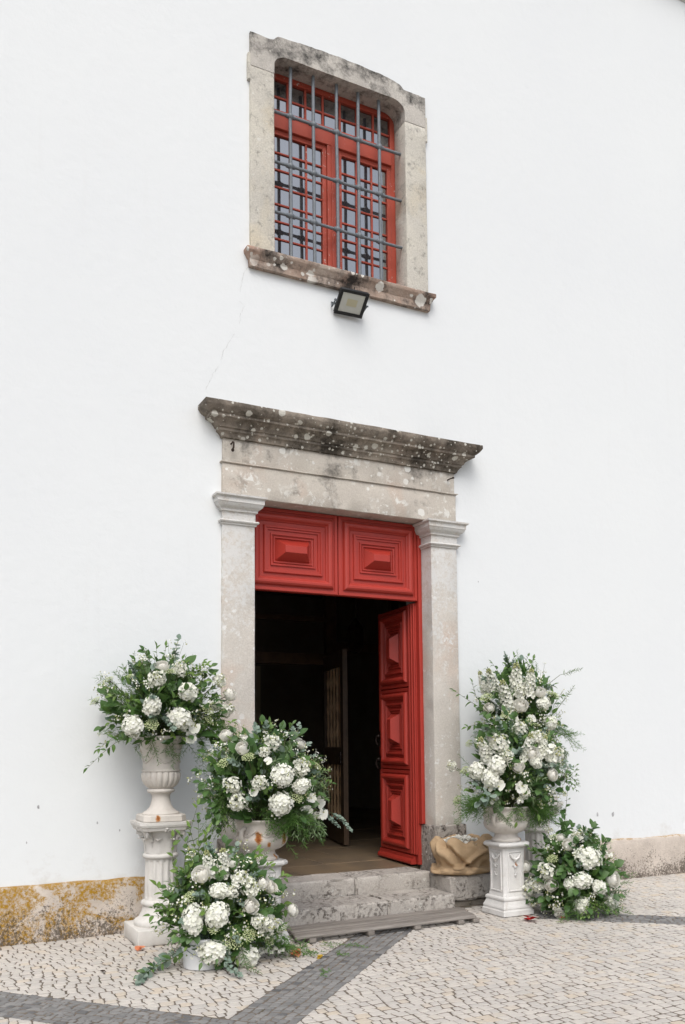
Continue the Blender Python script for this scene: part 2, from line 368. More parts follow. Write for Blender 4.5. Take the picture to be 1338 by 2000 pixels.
def ground_mats():
    t = NT('joint_sand'); co = t.co()
    col = t.mix(t.ramp(t.noise(6, 6, .7, co), .4, .6), (.19,.16,.13), (.125,.105,.085))
    col = t.mix(t.ramp(t.noise(1.7, 6, .7, co), .56, .68, 0, .5), col, (.075,.085,.035))
    far = t.n('TexVoronoi', None, _feature='DISTANCE_TO_EDGE', Vector=co, Scale=13.)
    nd = t.n('VectorMath', 1, _operation='LENGTH', i0=co)
    m = t.math('MULTIPLY', t.ramp(far.outputs[0], .04, .09), t.ramp(nd, 9, 10)); col = t.mix(m, col, (.42,.39,.35))
    M['sand'] = t.done(t.bsdf(col, .95, .1, t.bump(t.noise(120, 5, .7, co), .6, .006)))
    for nm, cols in (('pale_paving_stone', ((.54,.50,.45), (.465,.435,.40), (.52,.44,.345))), ('dark_paving_stone', ((.165,.162,.158), (.24,.235,.226), (.07,.07,.074)))):
        t = NT(nm); oi = t.n('ObjectInfo', None); ge = t.n('NewGeometry', None); co = t.co()
        r = t.math('FRACT', t.math('ADD', oi.outputs['Random'], ge.outputs['Random Per Island']))
        col = t.mix(r, cols[0], cols[1]); r2 = t.math('FRACT', t.math('MULTIPLY', r, 37.7)); col = t.mix(t.ramp(r2, .80, 1, 0, .9), col, cols[2])
        col = t.mix(t.ramp(t.noise(1.2, 5, .65, co), .45, .7, 0, .35), col, tuple(k*.72 for k in cols[1]))
        col = t.mix(t.ramp(t.noise(60, 6, .75, co), .52, .75, 0, .5), col, tuple(k*.55 for k in cols[1]))
        col = t.mix(t.ramp(t.noise(200, 2, .5, co), .55, .8, 0, .4), col, tuple(min(.7, k*1.35) for k in cols[0]))
        M[nm] = t.done(t.bsdf(col, .72, .3, t.bump(t.noise(70, 7, .72, co), .45, .008)))
ground_mats()
g = MB(); g.add([(-80,-80,-.0042),(80,-80,-.0042),(80,60,-.0042),(-80,60,-.0042)], [(0,1,2,3)])
ground = tag(g.build('pavement', M['sand']), kind='structure')

# bands of dark stone: (point on the centre line, direction, width, t0, t1)
WB = .365
BA = (Vector((.443, -1.052)), Vector((-.720, -.694)), .41, -.65, 2.55)
BB = (Vector((-2.645, -1.68)), Vector((.655, -.756)), .42, -2.1, 3.6)
BC = (Vector((2.58, -1.67)), Vector((.74, -.673)), WB, -.75, 4.2)
BANDS = [BA, BB, BC]
def perp(d): return Vector((-d.y, d.x))
def side(b, p): return (Vector(p)-b[0]).dot(perp(b[1]))
def along(b, p): return (Vector(p)-b[0]).dot(b[1])
def clip(poly, p0, n):          # keep the part where (p-p0).n >= 0
    out = []
    for i, a in enumerate(poly):
        b = poly[(i+1) % len(poly)]; da = (a-p0).dot(n); db = (b-p0).dot(n)
        if da >= 0: out.append(a)
        if da*db < 0: out.append(a.lerp(b, da/(da-db)))
    return out
rs = random.Random(3)
def area(p): return .5*abs(sum(p[i].x*p[(i+1)%len(p)].y-p[(i+1)%len(p)].x*p[i].y for i in range(len(p))))
polys = []      # (poly, dark)
def rows(x0, x1, y0, y1, fr, dark, rh, sw, wav=.012):
    y = y0; j = 0
    while y < y1:
        h = rs.uniform(*rh); x = x0+rs.uniform(-.05, 0)
        def pt(u, v):
            q = fr(u, v); n = noise.noise_vector(Vector((q.x*1.3, q.y*1.3, 3)))*wav*1.6+noise.noise_vector(Vector((q.x*5, q.y*5, 9)))*wav*.5; return Vector((q.x+n.x, q.y+n.y))
        jit = .014 if dark else .011
        prev = (x, x)
        while x < x1:
            wd = rs.uniform(*sw); nx = (x+wd+rs.uniform(-jit, jit), x+wd+rs.uniform(-jit, jit))
            a = [pt(prev[0], y), pt(nx[0], y), pt(nx[1], y+h), pt(prev[1], y+h)]
            a = [p+Vector((rs.uniform(-1, 1), rs.uniform(-1, 1)))*(.0075 if dark else .0045) for p in a]
            polys.append((a, dark)); prev = nx; x += wd
        y += h; j += 1
rows(-4.2, 7.0, -5.4, -.035, lambda u, v: Vector((u, v)), 0, (.062, .080), (.060, .098))
light = polys; polys = []
keep = []
for a, d in light:
    c = sum(a, Vector((0, 0)))/4
    if -.72 < c.x < 2.0 and c.y > -.50: continue
    if -.6 < c.x < 1.5 and c.y > -.54: continue
    for b in BANDS:
        if not a: break
        t0 = along(b, c)
        if not (b[3]-.05 < t0 < b[4]+.05): continue
        s_ = side(b, c); n = perp(b[1])
        if abs(s_) < b[2]/2+.09:
            if s_ >= 0: a = clip(a, b[0]+n*(b[2]/2), n)
            else: a = clip(a, b[0]-n*(b[2]/2), -n)
    if len(a) >= 3 and area(a) > .0011: keep.append((a, 0))
for b in BANDS:
    d, n = b[1], perp(b[1]); L = b[4]-b[3]
    k0 = len(polys)
    hb = b[2]/round(b[2]/.056)
    rows(b[3], b[4], -b[2]/2, b[2]/2-hb/2, lambda u, v: b[0]+d*u+n*v, 1, (hb, hb), (.042, .080), .012)
    if b is BA:
        nb = perp(BB[1]); polys[k0:] = [(clip(a, BB[0]+nb*BB[2]/2, nb), 1) for a, _ in polys[k0:]]
keep += [(a, 1) for a, _ in polys if len(a) >= 3 and area(a) > .0011 and not (-.7 < a[0].x < 1.5 and a[0].y > -.55)]
def stone_geo(mb, poly, rnd, o=Vector((0, 0))):
    c = sum(poly, Vector((0, 0)))/len(poly); pts = []
    if area(poly) < 0: poly = poly[::-1]
    sgn = sum(poly[i].x*poly[(i+1)%len(poly)].y-poly[(i+1)%len(poly)].x*poly[i].y for i in range(len(poly)))
    if sgn < 0: poly = poly[::-1]
    n = len(poly)
    for i, p in enumerate(poly):
        q = p+(c-p).normalized()*rnd.uniform(.0050, .0082)
        if (p-poly[i-1]).length > .03 and (poly[(i+1)%n]-p).length > .03:
            k = rnd.uniform(.03, .11)
            pts.append(q.lerp(poly[i-1]+(c-poly[i-1]).normalized()*.004, k)); pts.append(q.lerp(poly[(i+1)%n]+(c-poly[(i+1)%n]).normalized()*.004, k))
        else: pts.append(q)
    h = rnd.uniform(-.0018, .0018); tx, ty = rnd.uniform(-.03, .03), rnd.uniform(-.03, .03)
    N = len(pts); V = []
    for kind in range(3):
        for p in pts:
            q = p if kind < 2 else p.lerp(c, .16)
            z = -.02 if kind == 0 else h+(q.x-c.x)*tx+(q.y-c.y)*ty-(.0032 if kind == 1 else 0)
            V.append((q.x-o.x, q.y-o.y, z))
    zc = h+.0012; V.append((c.x-o.x, c.y-o.y, zc))
    F = []
    for k in range(2):
        for i in range(N):
            j = (i+1) % N; F.append((k*N+i, k*N+j, (k+1)*N+j, (k+1)*N+i))
    for i in range(N): F.append((2*N+i, 2*N+(i+1) % N, 3*N))
    mb.add(V, F)
def screen(p):
    d = Vector(p)-CAM; wz = d.dot(fw)
    return (683.76+1728.62*d.dot(ri)/wz, 1312.76-1728.62*d.dot(up)/wz, wz)
cand = []
for i, (a, dk) in enumerate(keep):
    c = sum(a, Vector((0, 0)))/len(a); sx, sy, wz = screen((c.x, c.y, 0))
    if -10 < sx < 1350 and sy < 2015 and wz > 0: cand.append((area(a)*1e3/wz**3, i))
near = set(i for _, i in sorted(cand, reverse=True)[:300])
rest = (MB(), MB())
for i, (a, dk) in enumerate(keep):
    rr = random.Random(i)
    if i in near:
        c = sum(a, Vector((0, 0)))/len(a); mb = MB(); stone_geo(mb, a, rr, c)
        o = mb.build('paving_stone', M['dark_paving_stone' if dk else 'pale_paving_stone'], ground); o.location = (c.x, c.y, 0)
    else: stone_geo(rest[dk], a, rr)
tag(rest[0].build('pale_paving_stones', M['pale_paving_stone'], ground), kind='stuff')
tag(rest[1].build('dark_paving_stones', M['dark_paving_stone'], ground), kind='stuff')

# ------------------------------------------------------------------ church facade
church = tag(empty('church_facade', (XC, 0, 0)), 'white plastered church front with barred window above a stone framed red door', 'building')
def P(mb, name, mats, parent, smooth=None, base=None):
    """link under a parent whose world position is known; meshes are written in world coordinates"""
    o = mb.build(name, mats, parent, smooth); return o
OFF = Matrix.Translation((-XC, 0, 0))
def part(mb, name, mat, parent=None, smooth=None):
    o = mb.build(name, mat, parent or church, smooth)
    if parent is None or parent is church: o.matrix_basis = OFF
    return o
# wall with two openings
xs = [-9, -.25, XC-1.06, XC+1.06, 1.50, 12]; xs = sorted(xs); zs = [0, 4.0, 6.2, 8.42, 11.28]
def hole(xa, xb, za, zb):
    mx, mz = (xa+xb)/2, (za+zb)/2
    return (XC-1.06 < mx < XC+1.06 and mz < 4.0) or (-.25 < mx < 1.50 and 6.2 < mz < 8.42)
wall = MB()
def grid(xa, xb, n): return [xa+(xb-xa)*i/n for i in range(n+1)]
T = .62
for i in range(len(xs)-1):
    for k in range(len(zs)-1):
        a, b, c, d = xs[i], xs[i+1], zs[k], zs[k+1]
        if hole(a, b, c, d): continue
        wall.add([(a,0,c),(b,0,c),(b,0,d),(a,0,d)], [(0,1,2,3)]); wall.add([(a,T,c),(b,T,c),(b,T,d),(a,T,d)], [(3,2,1,0)])
for (a, b, c, d) in ((XC-1.06, XC+1.06, 0, 4.0), (-.25, 1.50, 6.2, 8.42)):
    wall.add([(a,0,c),(a,T,c),(a,T,d),(a,0,d)], [(0,1,2,3)]); wall.add([(b,0,c),(b,T,c),(b,T,d),(b,0,d)], [(3,2,1,0)])
    wall.add([(a,0,d),(b,0,d),(b,T,d),(a,T,d)], [(0,1,2,3)]); wall.add([(a,0,c),(b,0,c),(b,T,c),(a,T,c)], [(3,2,1,0)])
wall = part(wall, 'wall', M['plaster'])
# hairline crack in the plaster, from the sill corner down to the cornice
crk = [(-.381,6.138),(-.439,6.038),(-.447,5.937),(-.49,5.8),(-.425,5.737),(-.461,5.644),(-.475,5.535),(-.547,5.401),(-.632,5.244),(-.649,5.179),(-.681,5.096),(-.729,5.018),(-.771,4.915),(-.832,4.795)]
mb = MB(); rc = random.Random(4); pts = []
for (x0, z0), (x1, z1) in zip(crk, crk[1:]):
    for k in range(6):
        u = k/6; pts.append((x0+(x1-x0)*u+rc.uniform(-.006, .006), z0+(z1-z0)*u))
for i in range(len(pts)-1):
    if (i // 5) % 4 == 3: continue
    wd = rc.uniform(.0005, .0016); (a, b), (c, d) = pts[i], pts[i+1]
    mb.add([(a-wd,-.0015,b),(a+wd,-.0015,b),(c+wd,-.0015,d),(c-wd,-.0015,d)], [(0,1,2,3)])
M['crackc'] = simple('crack_dirt', (.52,.52,.51), .9, .1, .1)
part(mb, 'crack', M['crackc']); M['chipc'] = simple('chipped_plaster', (.46,.46,.47), .9, .1, .2)
for cx_, cz_, sz in ((2.229, 3.284, .012), (-2.213, 1.085, .022), (4.034, .739, .04), (3.80, .745, .035), (-1.738, .932, .016), (-2.3, .80, .012), (-1.55, .86, .014)):
    mb = MB(); k_ = rc.randint(6, 8); mb.v = [(cx_+sz*rc.uniform(.5, 1)*math.cos(6.283*i/k_)*.55, -.0015, cz_+sz*rc.uniform(.5, 1)*math.sin(6.283*i/k_)) for i in range(k_)]; mb.f = [tuple(range(k_))]; mb.m = [0]
    part(mb, 'plaster_chip', M['chipc'])
# plinth band left and right of the doorway
for x0, x1, sd_ in ((-9, PL-.04, 1), (PR+.04, 12, 2)):
    mb = MB(); n = int((x1-x0)/.08); zr = [(.455, .0), (.45, -.016), (.43, -.024), (.36, -.022), (.28, -.026), (.2, -.022), (.12, -.028), (.05, -.028), (-.02, -.034)]
    for i in range(n+1):
        x = x0+(x1-x0)*i/n
        for z, y in zr:
            v = Vector((x, y, z)); q = noise.noise_vector(v*5+Vector((sd_, 0, 0)))*.008
            mb.v.append((x, min(y+q.y-.002, -.004) if z < .454 else .002, z+q.z*(2.2 if z > .4 else .9)))
    m = len(zr)
    for i in range(n):
        for k in range(m-1): mb.f.append((i*m+k, i*m+k+1, (i+1)*m+k+1, (i+1)*m+k)); mb.m.append(0)
    part(mb, 'plinth', M['plinth'], smooth=60)
# crowning moulding at the top of the wall
part(sweep3([(0, 11.28), (.03, 11.29), (.05, 11.36), (.14, 11.44), (.22, 11.48), (.24, 11.6), (.02, 11.64)], -9, 12, -.002, .3, seg=.8, amp=.002), 'crowning_moulding', simple('greyish_moulding_plaster', (.62,.63,.60), .9, .1, .06))  # even plaster tone, a little greyer than the wall
mb = MB(); mb.box(-9, 12, -.1, 14, 11.64, 11.8); part(mb, 'light_block_roof', M['rubble'])  # unseen slab, added to keep light from entering from above

# ------------------------------------------------------------------ upper window
ws = empty('window_surround', (0, 0, 0), church); ws.matrix_basis = OFF
WL, WR, OL, OR = -.3704, 1.6352, -.1213, 1.3772
def ztop(x):
    def st(e, s): return 1/(1+math.exp(-max(-40, min(40, s*(x-e)/.012))))
    u = max(0, min(1, (x-OL)/(OR-OL)))
    return 8.522+(.045+.045*math.sin(math.pi*u)**.7)*st(OL+.015, 1)*st(OR-.03, -1)+.010*noise.noise(Vector((x*5, 0, 1)))+.006*noise.noise(Vector((x*19, 0, 1)))
def zbot(x):
    if x <= OL or x >= OR: return 8.17
    d = min(x-OL, OR-x); r = .15
    return 8.375 if d >= r else 8.375-.115*(1-math.sqrt(max(0, 1-((r-d)/r)**2)))
mb = MB(); X = sorted(set([WL, WR, OL-.0005, OL+.0005, OR-.0005, OR+.0005]+[OL+.15*(i/8)**2 for i in range(1, 9)]+[OR-.15*(i/8)**2 for i in range(1, 9)]+[WL+(WR-WL)*i/60 for i in range(61)]))
Yf, Yb = -.04, .19
for x in X:
    q = noise.noise(Vector((x*8, 3, 1)))*.003
    mb.v += [(x, Yf+q, zbot(x)), (x, Yf+q, (zbot(x)+ztop(x))/2), (x, Yf+q, ztop(x)-.012), (x, Yf+q+.012, ztop(x)), (x, Yb, ztop(x)), (x, Yb, zbot(x)+.0)]
for i in range(len(X)-1):
    for k in range(6):
        k2 = (k+1) % 6; mb.f.append((i*6+k, (i+1)*6+k, (i+1)*6+k2, i*6+k2)); mb.m.append(0)
mb.f.append((0,1,2,3,4,5)); mb.m.append(0); n6 = (len(X)-1)*6; mb.f.append(tuple(n6+k for k in (5,4,3,2,1,0))); mb.m.append(0)
P(mb, 'lintel_stone', M['wintop'], ws, 40)
for a, b, s in ((WL, OL, 1), (OR, WR, 2)):
    mb = MB(); mb.rbox(a, b, -.04, .19, 6.30, 8.168, .006, .12, .0025, 5, s, .006); P(mb, 'jamb_stone', M['winstone'], ws, 35)
    e0, e1 = (a-.026, a+.02) if s == 1 else (b-.02, b+.026)
    mb = MB(); mb.rbox(e0, e1, -.036, .05, 8.02, 8.30, .006, .05, .004, 9, s+4, .01); P(mb, 'ear_stone', M['winstone'], ws, 35)
mb = sweep3([(-.02, 6.128), (.012, 6.13), (.014, 6.20), (.024, 6.21), (.036, 6.24), (.052, 6.258), (.058, 6.266), (.058, 6.296), (.05, 6.305), (-.02, 6.312)], WL, WR, -.04, .0, seg=.06, amp=.004, seed=3)
P(mb, 'sill_stone', M['winsill'], ws, 40)
mb = MB(); mb.rbox(OL+.002, OR-.002, -.055, .2, 6.30, 6.33, .006, .1, .003, 6, 9); P(mb, 'sill_bed', M['winsill'], ws, 35)
# the red window
wn = empty('window', (0, 0, 0), church); wn.matrix_basis = OFF
YW = .195
def bar(x0, x1, z0, z1, y0=YW, y1=YW+.05, name='frame', mat='redwin', bev=.004):
    m = MB(); m.rbox(x0, x1, y0, y1, z0, z1, bev, 3., .0008, 8, rs.random()*9); return P(m, name, M[mat], wn)
FX0, FX1, FZ0, FZ1 = OL-.01, OR+.01, 6.32, 8.40
bar(FX0, FX0+.06, FZ0, FZ1); bar(FX1-.06, FX1, FZ0, FZ1); bar(FX0+.06, FX1-.06, FZ1-.075, FZ1, YW+.002); bar(FX0+.06, FX1-.06, FZ0, FZ0+.07, YW+.002)
ZT0, ZT1 = 7.775, 7.94
bar(FX0+.06, FX1-.06, ZT0, ZT1, YW-.03, YW+.05, 'transom')
bar(FX0+.06, FX1-.06, ZT1-.012, ZT1+.018, YW-.045, YW+.03, 'transom_moulding')
bar(.556, .687, FZ0+.07, ZT0, YW-.028, YW+.05, 'mullion'); bar(.60, .643, FZ0+.07, ZT0, YW-.04, YW-.029, 'cover_strip')
def lights(x0, x1, z0, z1, nx, nz, y, bw=.022):
    cw, ch = (x1-x0)/nx, (z1-z0)/nz
    for i in range(1, nx): bar(x0+cw*i-bw/2, x0+cw*i+bw/2, z0, z1, y, y+.03, 'glazing_bar', bev=.003)
    for k in range(1, nz): bar(x0, x1, z0+ch*k-bw*.45, z0+ch*k+bw*.45, y+.003, y+.027, 'glazing_bar', bev=.003)
    for i in range(nx):
        for k in range(nz):
            m = MB(); a, b, c, d = x0+cw*i+bw/2-.003, x0+cw*(i+1)-bw/2+.003, z0+ch*k+bw/2-.003, z0+ch*(k+1)-bw/2+.003
            tl = [rs.uniform(-.0012, .0012) for _ in range(3)]; yy = y+.016
            m.add([(a,yy+tl[0],c),(b,yy+tl[1],c),(b,yy+tl[2],d),(a,yy+tl[0]-tl[1]+tl[2],d),(a,yy+.004,c),(b,yy+.004,c),(b,yy+.004,d),(a,yy+.004,d)], [(0,1,2,3),(7,6,5,4),(0,4,5,1),(1,5,6,2),(2,6,7,3),(3,7,4,0)])
            P(m, 'pane', M['glass'], wn)
lights(FX0+.06, FX1-.06, ZT1+.018, FZ1-.075, 7, 2, YW+.012)
for a, b in ((FX0+.062, .555), (.688, FX1-.062)):
    z0, z1 = FZ0+.072, ZT0-.002
    bar(a, a+.045, z0, z1, YW-.004, YW+.045, 'sash_stile'); bar(b-.045, b, z0, z1, YW-.004, YW+.045, 'sash_stile')
    bar(a+.045, b-.045, z1-.05, z1, YW-.002, YW+.043, 'sash_rail'); bar(a+.045, b-.045, z0, z0+.06, YW-.002, YW+.043, 'sash_rail')
    lights(a+.045, b-.045, z0+.06, z1-.05, 3, 7, YW+.006, .02)
# iron grille
gr = empty('window_grille', (0, 0, 0), church); gr.matrix_basis = OFF
VX = (.094, .35, .615, .866, 1.118); HZ = (7.853, 7.33, 6.81); YB = .062
rg = random.Random(5)
for x in VX:
    m = MB(); m.tube([(x+rg.uniform(-.004, .004), YB+rg.uniform(-.003, .003), z) for z in (6.32, 6.81, 7.33, 7.85, 8.38)], .0182, 8); P(m, 'vertical_bar', M['iron'], gr, 60)
for z in HZ:
    m = MB(); pts = []; rr_ = []
    m.tube([(OL-.03, YB, z), (.2, YB, z+.003), (.7, YB, z-.002), (OR+.03, YB, z+.002)], .0155, 8)
    for x in VX:     # swollen eyes where the uprights pass through
        m.lathe([(.012,-.032),(.022,-.024),(.033,-.008),(.033,.008),(.024,.026),(.012,.036)], 10, (x, YB, z))
        m.tube([(x-.045, YB, z), (x-.02, YB, z), (x+.02, YB, z), (x+.045, YB, z)], .0215, 8)
    P(m, 'cross_bar', M['iron'], gr, 60)

# ------------------------------------------------------------------ door surround
ds = empty('door_surround', (0, 0, 0), church); ds.matrix_basis = OFF
ZB, ZN, ZSO = .738, 3.60, 3.871
for s, (a, b) in enumerate(((PL, IL), (IR, PR))):
    mb = MB(); mb.rbox(a, b, YP, .26, ZB-.01, ZN+.04, .007, .12, .0025, 5, s+11, .004); P(mb, 'pilaster', M['lime'], ds, 35)
    a2, b2 = (a-.04, b+.015) if s == 0 else (a-.015, b+.04)
    mb = MB(); mb.rbox(a2, b2, YP-.03, .27, -.02, ZB, .012, .05, .006, 8, s+21, .02); P(mb, 'pilaster_base', M['base'], ds, 35)
    prof = [(.0, 3.598), (.012, 3.602), (.014, 3.615), (.030, 3.622), (.036, 3.632), (.030, 3.643), (.004, 3.647), (.004, 3.722), (.024, 3.726), (.024, 3.742), (.030, 3.750), (.045, 3.757), (.062, 3.772), (.072, 3.796), (.078, 3.799), (.078, 3.838), (.084, 3.841), (.102, 3.850), (.104, 3.866), (.0, 3.869)]
    mb = sweep3(prof, a, b, YP, .0 if s == 0 else .168, .07, .0016, s+31, ox=.9, yb2=.168 if s == 0 else .0); P(mb, 'capital', M['lime'], ds, 35)
mb = MB(); mb.rbox(PL, PR, YP, .30, ZSO, 4.176, .005, .12, .002, 5, 41, .004); P(mb, 'lintel', M['lintel'], ds, 35)
mb = MB(); mb.rbox(PL+.006, PR-.006, YP+.012, .28, 4.19, 4.416, .005, .12, .002, 5, 42, .003); P(mb, 'frieze', M['lintel'], ds, 35)
mb = sweep3([(-.012, 4.177), (.004, 4.178), (.018, 4.183), (.018, 4.191), (-.012, 4.196)], PL, PR, YP, 0, .05, .003, 43); P(mb, 'fillet', M['lintel'], ds, 35)
prof = [(-.01, 4.414), (.012, 4.416), (.018, 4.440), (.034, 4.462), (.045, 4.468), (.045, 4.492), (.060, 4.497), (.066, 4.512), (.085, 4.540), (.118, 4.562), (.138, 4.568), (.138, 4.592), (.150, 4.598), (.172, 4.618), (.190, 4.648), (.194, 4.656), (.194, 4.690), (.185, 4.694), (-.03, 4.715)]
mb = sweep3(prof, PL, PR, YP, .0, .06, .0035, 44, ox=1.16); P(mb, 'cornice', M['cornice'], ds, 38)

# ------------------------------------------------------------------ red doors
def relief(w, h, prof, fn):
    """nested rectangular mouldings; prof=[(inset, height)], fn maps (u,v,d)->world"""
    m = MB()
    for ins, d in prof:
        for u, v in ((ins, ins), (w-ins, ins), (w-ins, h-ins), (ins, h-ins)): m.v.append(fn(u, v, d))
    for k in range(len(prof)-1):
        for i in range(4): m.f.append((k*4+i, k*4+(i+1) % 4, (k+1)*4+(i+1) % 4, (k+1)*4+i)); m.m.append(0)
    m.f.append(tuple((len(prof)-1)*4+i for i in range(4))); m.m.append(0)
    return m
def soft(prof, steps):
    return prof
PROF = [(0, -.02), (0, .022), (.006, .028), (.034, .028), (.038, .018), (.052, .018), (.056, .034), (.064, .048), (.080, .058), (.098, .058), (.112, .050), (.122, .034), (.132, .026), (.136, .014), (.170, .014), (.174, .030), (.180, .036), (.194, .036), (.199, .024), (.216, .024), (.219, .010), (.246, .010), (.249, .024), (.262, .024), (.265, .010), (.276, .006), (.279, .018), (.290, .018), (.293, .004), (.300, .0), (.370, .098), (.373, .100)]
dt = empty('door_transom', (0, 0, 0), church); dt.matrix_basis = OFF
TZ0, TZ1 = 3.055, ZSO
mid = XC; gapx = .004
mb = MB(); mb.box(IL+.0, IR, YJ+.03, YJ+.09, TZ0+.004, TZ1-.002); P(mb, 'backing_board', M['red'], dt)
for a, b in ((IL, mid-gapx), (mid+gapx, IR-.045)):
    wd, h = b-a, TZ1-TZ0-.004
    P(relief(wd, h, PROF, lambda u, v, d: (a+u, YJ+.025-d, TZ0+v)), 'transom_panel', M['red'], dt)
mb = MB(); mb.rbox(IR-.043, IR-.001, YJ-.02, YJ+.06, ZB+.002, TZ1-.003, .006, 9); P(mb, 'frame_post', M['red'], dt)
mb = MB(); mb.rbox(IL+.001, IL+.02, YJ+.04, YJ+.10, ZB+.002, TZ0, .006, 9); P(mb, 'frame_post', M['red'], dt)
LW, LZ0, LZ1 = .90, FLOOR+.018, 3.045
sc = [(i*.88, d*.95) for i, d in PROF]
for s in (1, -1):
    hx = IR-.052 if s == 1 else IL+.05; hy = YJ+.045
    lf = empty('door_leaf', (0, 0, 0), church); lf.matrix_basis = OFF
    lf.matrix_basis = OFF @ Matrix.Translation((hx, hy, 0)) @ Matrix.Rotation(R(-5)*s, 4, 'Z') @ Matrix.Translation((-hx, -hy, 0))
    if s == 1: lf['label'] = 'right leaf of the red door swung inwards'
    fn0 = lambda u, v, d: (hx-s*d, hy+u, v)
    mb = MB(); mb.rbox(min(hx, hx+s*.05), max(hx, hx+s*.05), hy, hy+LW, LZ0, LZ1, .004, 9); P(mb, 'leaf_board', M['red'], lf)
    ph = (LZ1-LZ0-.10)/3
    for k in range(3):
        z0 = LZ0+.10+ph*k
        P(relief(LW-.16, ph-.012, sc, lambda u, v, d: (hx-s*(d+.003), hy+.115+u, z0+v)), 'leaf_panel', M['red'], lf)
    for u0, u1, d in ((.004, .035, .02), (.037, .060, .032), (.062, .085, .024), (.088, .112, .035), (LW-.042, LW-.002, .022)):
        mb = MB(); xa, xb = sorted((hx-s*.001, hx-s*d)); mb.rbox(xa, xb, hy+u0, hy+u1, LZ0+.1, LZ1-.002, .006, 9); P(mb, 'stile_moulding', M['red'], lf)
    mb = MB(); L = [(0, 0), (.055, 0), (.06, .012), (.056, .03), (.045, .045), (.03, .055), (.026, .08), (.012, .09), (0, .095)]
    for y in (hy+.06, hy+LW+.004): mb.v += [(hx-s*(d+.001), y, LZ0+z) for d, z in L]
    n = len(L); mb.f += [(i, (i+1) % n, n+(i+1) % n, n+i) for i in range(n)]+[tuple(range(n))[::-1], tuple(range(n, 2*n))]; mb.m = [0]*len(mb.f)
    P(mb, 'weather_bar', M['red'], lf)
    if s == 1:
        mb = MB(); yk = hy+LW-.035
        for zc, hh in ((1.62, .10), (1.36, .09)):
            mb.add([(hx-.026-.008*(k % 2), yk+dy, zc+dz) for k, (dy, dz) in enumerate([(0,-hh),(.022,-hh*.6),(.014,-hh*.2),(.026,0),(.014,hh*.2),(.022,hh*.6),(0,hh),(-.022,hh*.6),(-.014,hh*.2),(-.026,0),(-.014,-hh*.2),(-.022,-hh*.6)])], [tuple(range(12))])
            mb.tube([(hx-.03, yk, zc+.02), (hx-.075, yk, zc+.03), (hx-.085, yk, zc-.02), (hx-.06, yk, zc-.07)], .011, 8)
            mb.lathe([(.005,-.02),(.02,-.012),(.024,0),(.02,.012),(.005,.02)], 10, (hx-.05, yk, zc+.03))
        P(mb, 'handle', M['darkiron'], lf, 50)

# ------------------------------------------------------------------ interior seen through the doorway
mb = MB(); V = [(-1.6,T,0),(3.9,T,0),(3.9,9,0),(-1.6,9,0)]
def iface(name, vs, mat): 
    m = MB(); m.add(vs, [(0,1,2,3)]); return tag(m.build(name, M[mat]), kind='structure')
iface('interior_wall_left', [(-1.6,T,0),(-1.6,9,0),(-1.6,9,11.2),(-1.6,T,11.2)], 'innerwall')
iface('interior_wall_right', [(4.9,T,0),(4.9,T,11.2),(4.9,9,11.2),(4.9,9,0)], 'innerwall')
iface('interior_wall_back', [(-1.6,9,0),(4.9,9,0),(4.9,9,11.2),(-1.6,9,11.2)], 'innerwall')
iface('interior_ceiling', [(-1.6,T,4.6),(4.9,T,4.6),(4.9,9,4.6),(-1.6,9,4.6)], 'innerwall')
fl = tag(empty('interior_floor', (0, 0, 0)), kind='structure')
ym = -.0; y = .30; j = 0
while y < 8.9:
    dy = .62; x = -1.6-(j % 2)*.4
    while x < 4.9:
        dx = .95; m = MB(); m.rbox(max(x, -1.6)+.003, min(x+dx, 4.9)-.003, y+.003, y+dy-.003, .18, FLOOR-.004+rs.uniform(-.002, .002), .004, 2.); m.build('floor_slab', M['slab'], fl); x += dx
    y += dy; j += 1
m = MB(); m.box(-1.6, 4.9, .30, 9, .1, .2); m.build('floor_bed', M['rubble'], fl)
# inner draught-screen door, standing open
sd0, sd1 = Vector((1.72, 2.15, 0)), Vector((2.02, 3.35, 0)); dr = (sd1-sd0).normalized(); nr = Vector((dr.y, -dr.x, 0)); LWs = (sd1-sd0).length
scr = tag(empty('inner_door', (sd0.x, sd0.y, FLOOR)), 'dark wooden inner door with turned bars standing open inside the doorway', 'door')
def sb(u0, u1, z0, z1, y0=-.03, y1=.03, name='stile', mat='dwood'):
    m = MB(); m.box(u0, u1, y0, y1, z0, z1)
    Mx = Matrix(((dr.x, nr.x, 0, 0), (dr.y, nr.y, 0, 0), (0, 0, 1, 0), (0, 0, 0, 1))); return m.build(name, M[mat], scr, M=Mx)
sb(0, .16, .02, 2.45); sb(LWs-.12, LWs, .02, 2.45); sb(.16, LWs-.12, 2.25, 2.45, name='rail'); sb(.16, LWs-.12, .02, .3, name='rail'); sb(.16, LWs-.12, 1.0, 1.22, name='rail')
M['lwood'] = simple('lighter_turned_wood', (.50,.34,.20), .4, .4, .2, 8)
for k in range(5):
    u = .16+(LWs-.28)*(k+.5)/5
    for z0, z1 in ((.3, 1.0), (1.22, 2.25)):
        m = MB(); q = sd0*0+dr*u; prof = []; nn = 12
        for i in range(nn+1): prof.append((.017+.007*(i % 4 == 2), z0+(z1-z0)*i/nn))
        m.lathe(prof, 8, (q.x, q.y, 0)); m.build('turned_bar', M['lwood'], scr, 50)
m = MB(); q = dr*.08-nr*.05; m.tube([(q.x, q.y, 1.02), (q.x, q.y, 1.16)], .014, 8); m.tube([(q.x+.01, q.y, 1.05), (q.x-.03, q.y-.03, 1.09), (q.x+.01, q.y, 1.13)], .008, 6); m.build('pull_handle', M['darkiron'], scr)
sp_ = tag(empty('draught_screen', (2.1, 3.4, FLOOR)), 'dark wooden draught screen posts and beam deep inside the doorway', 'screen')
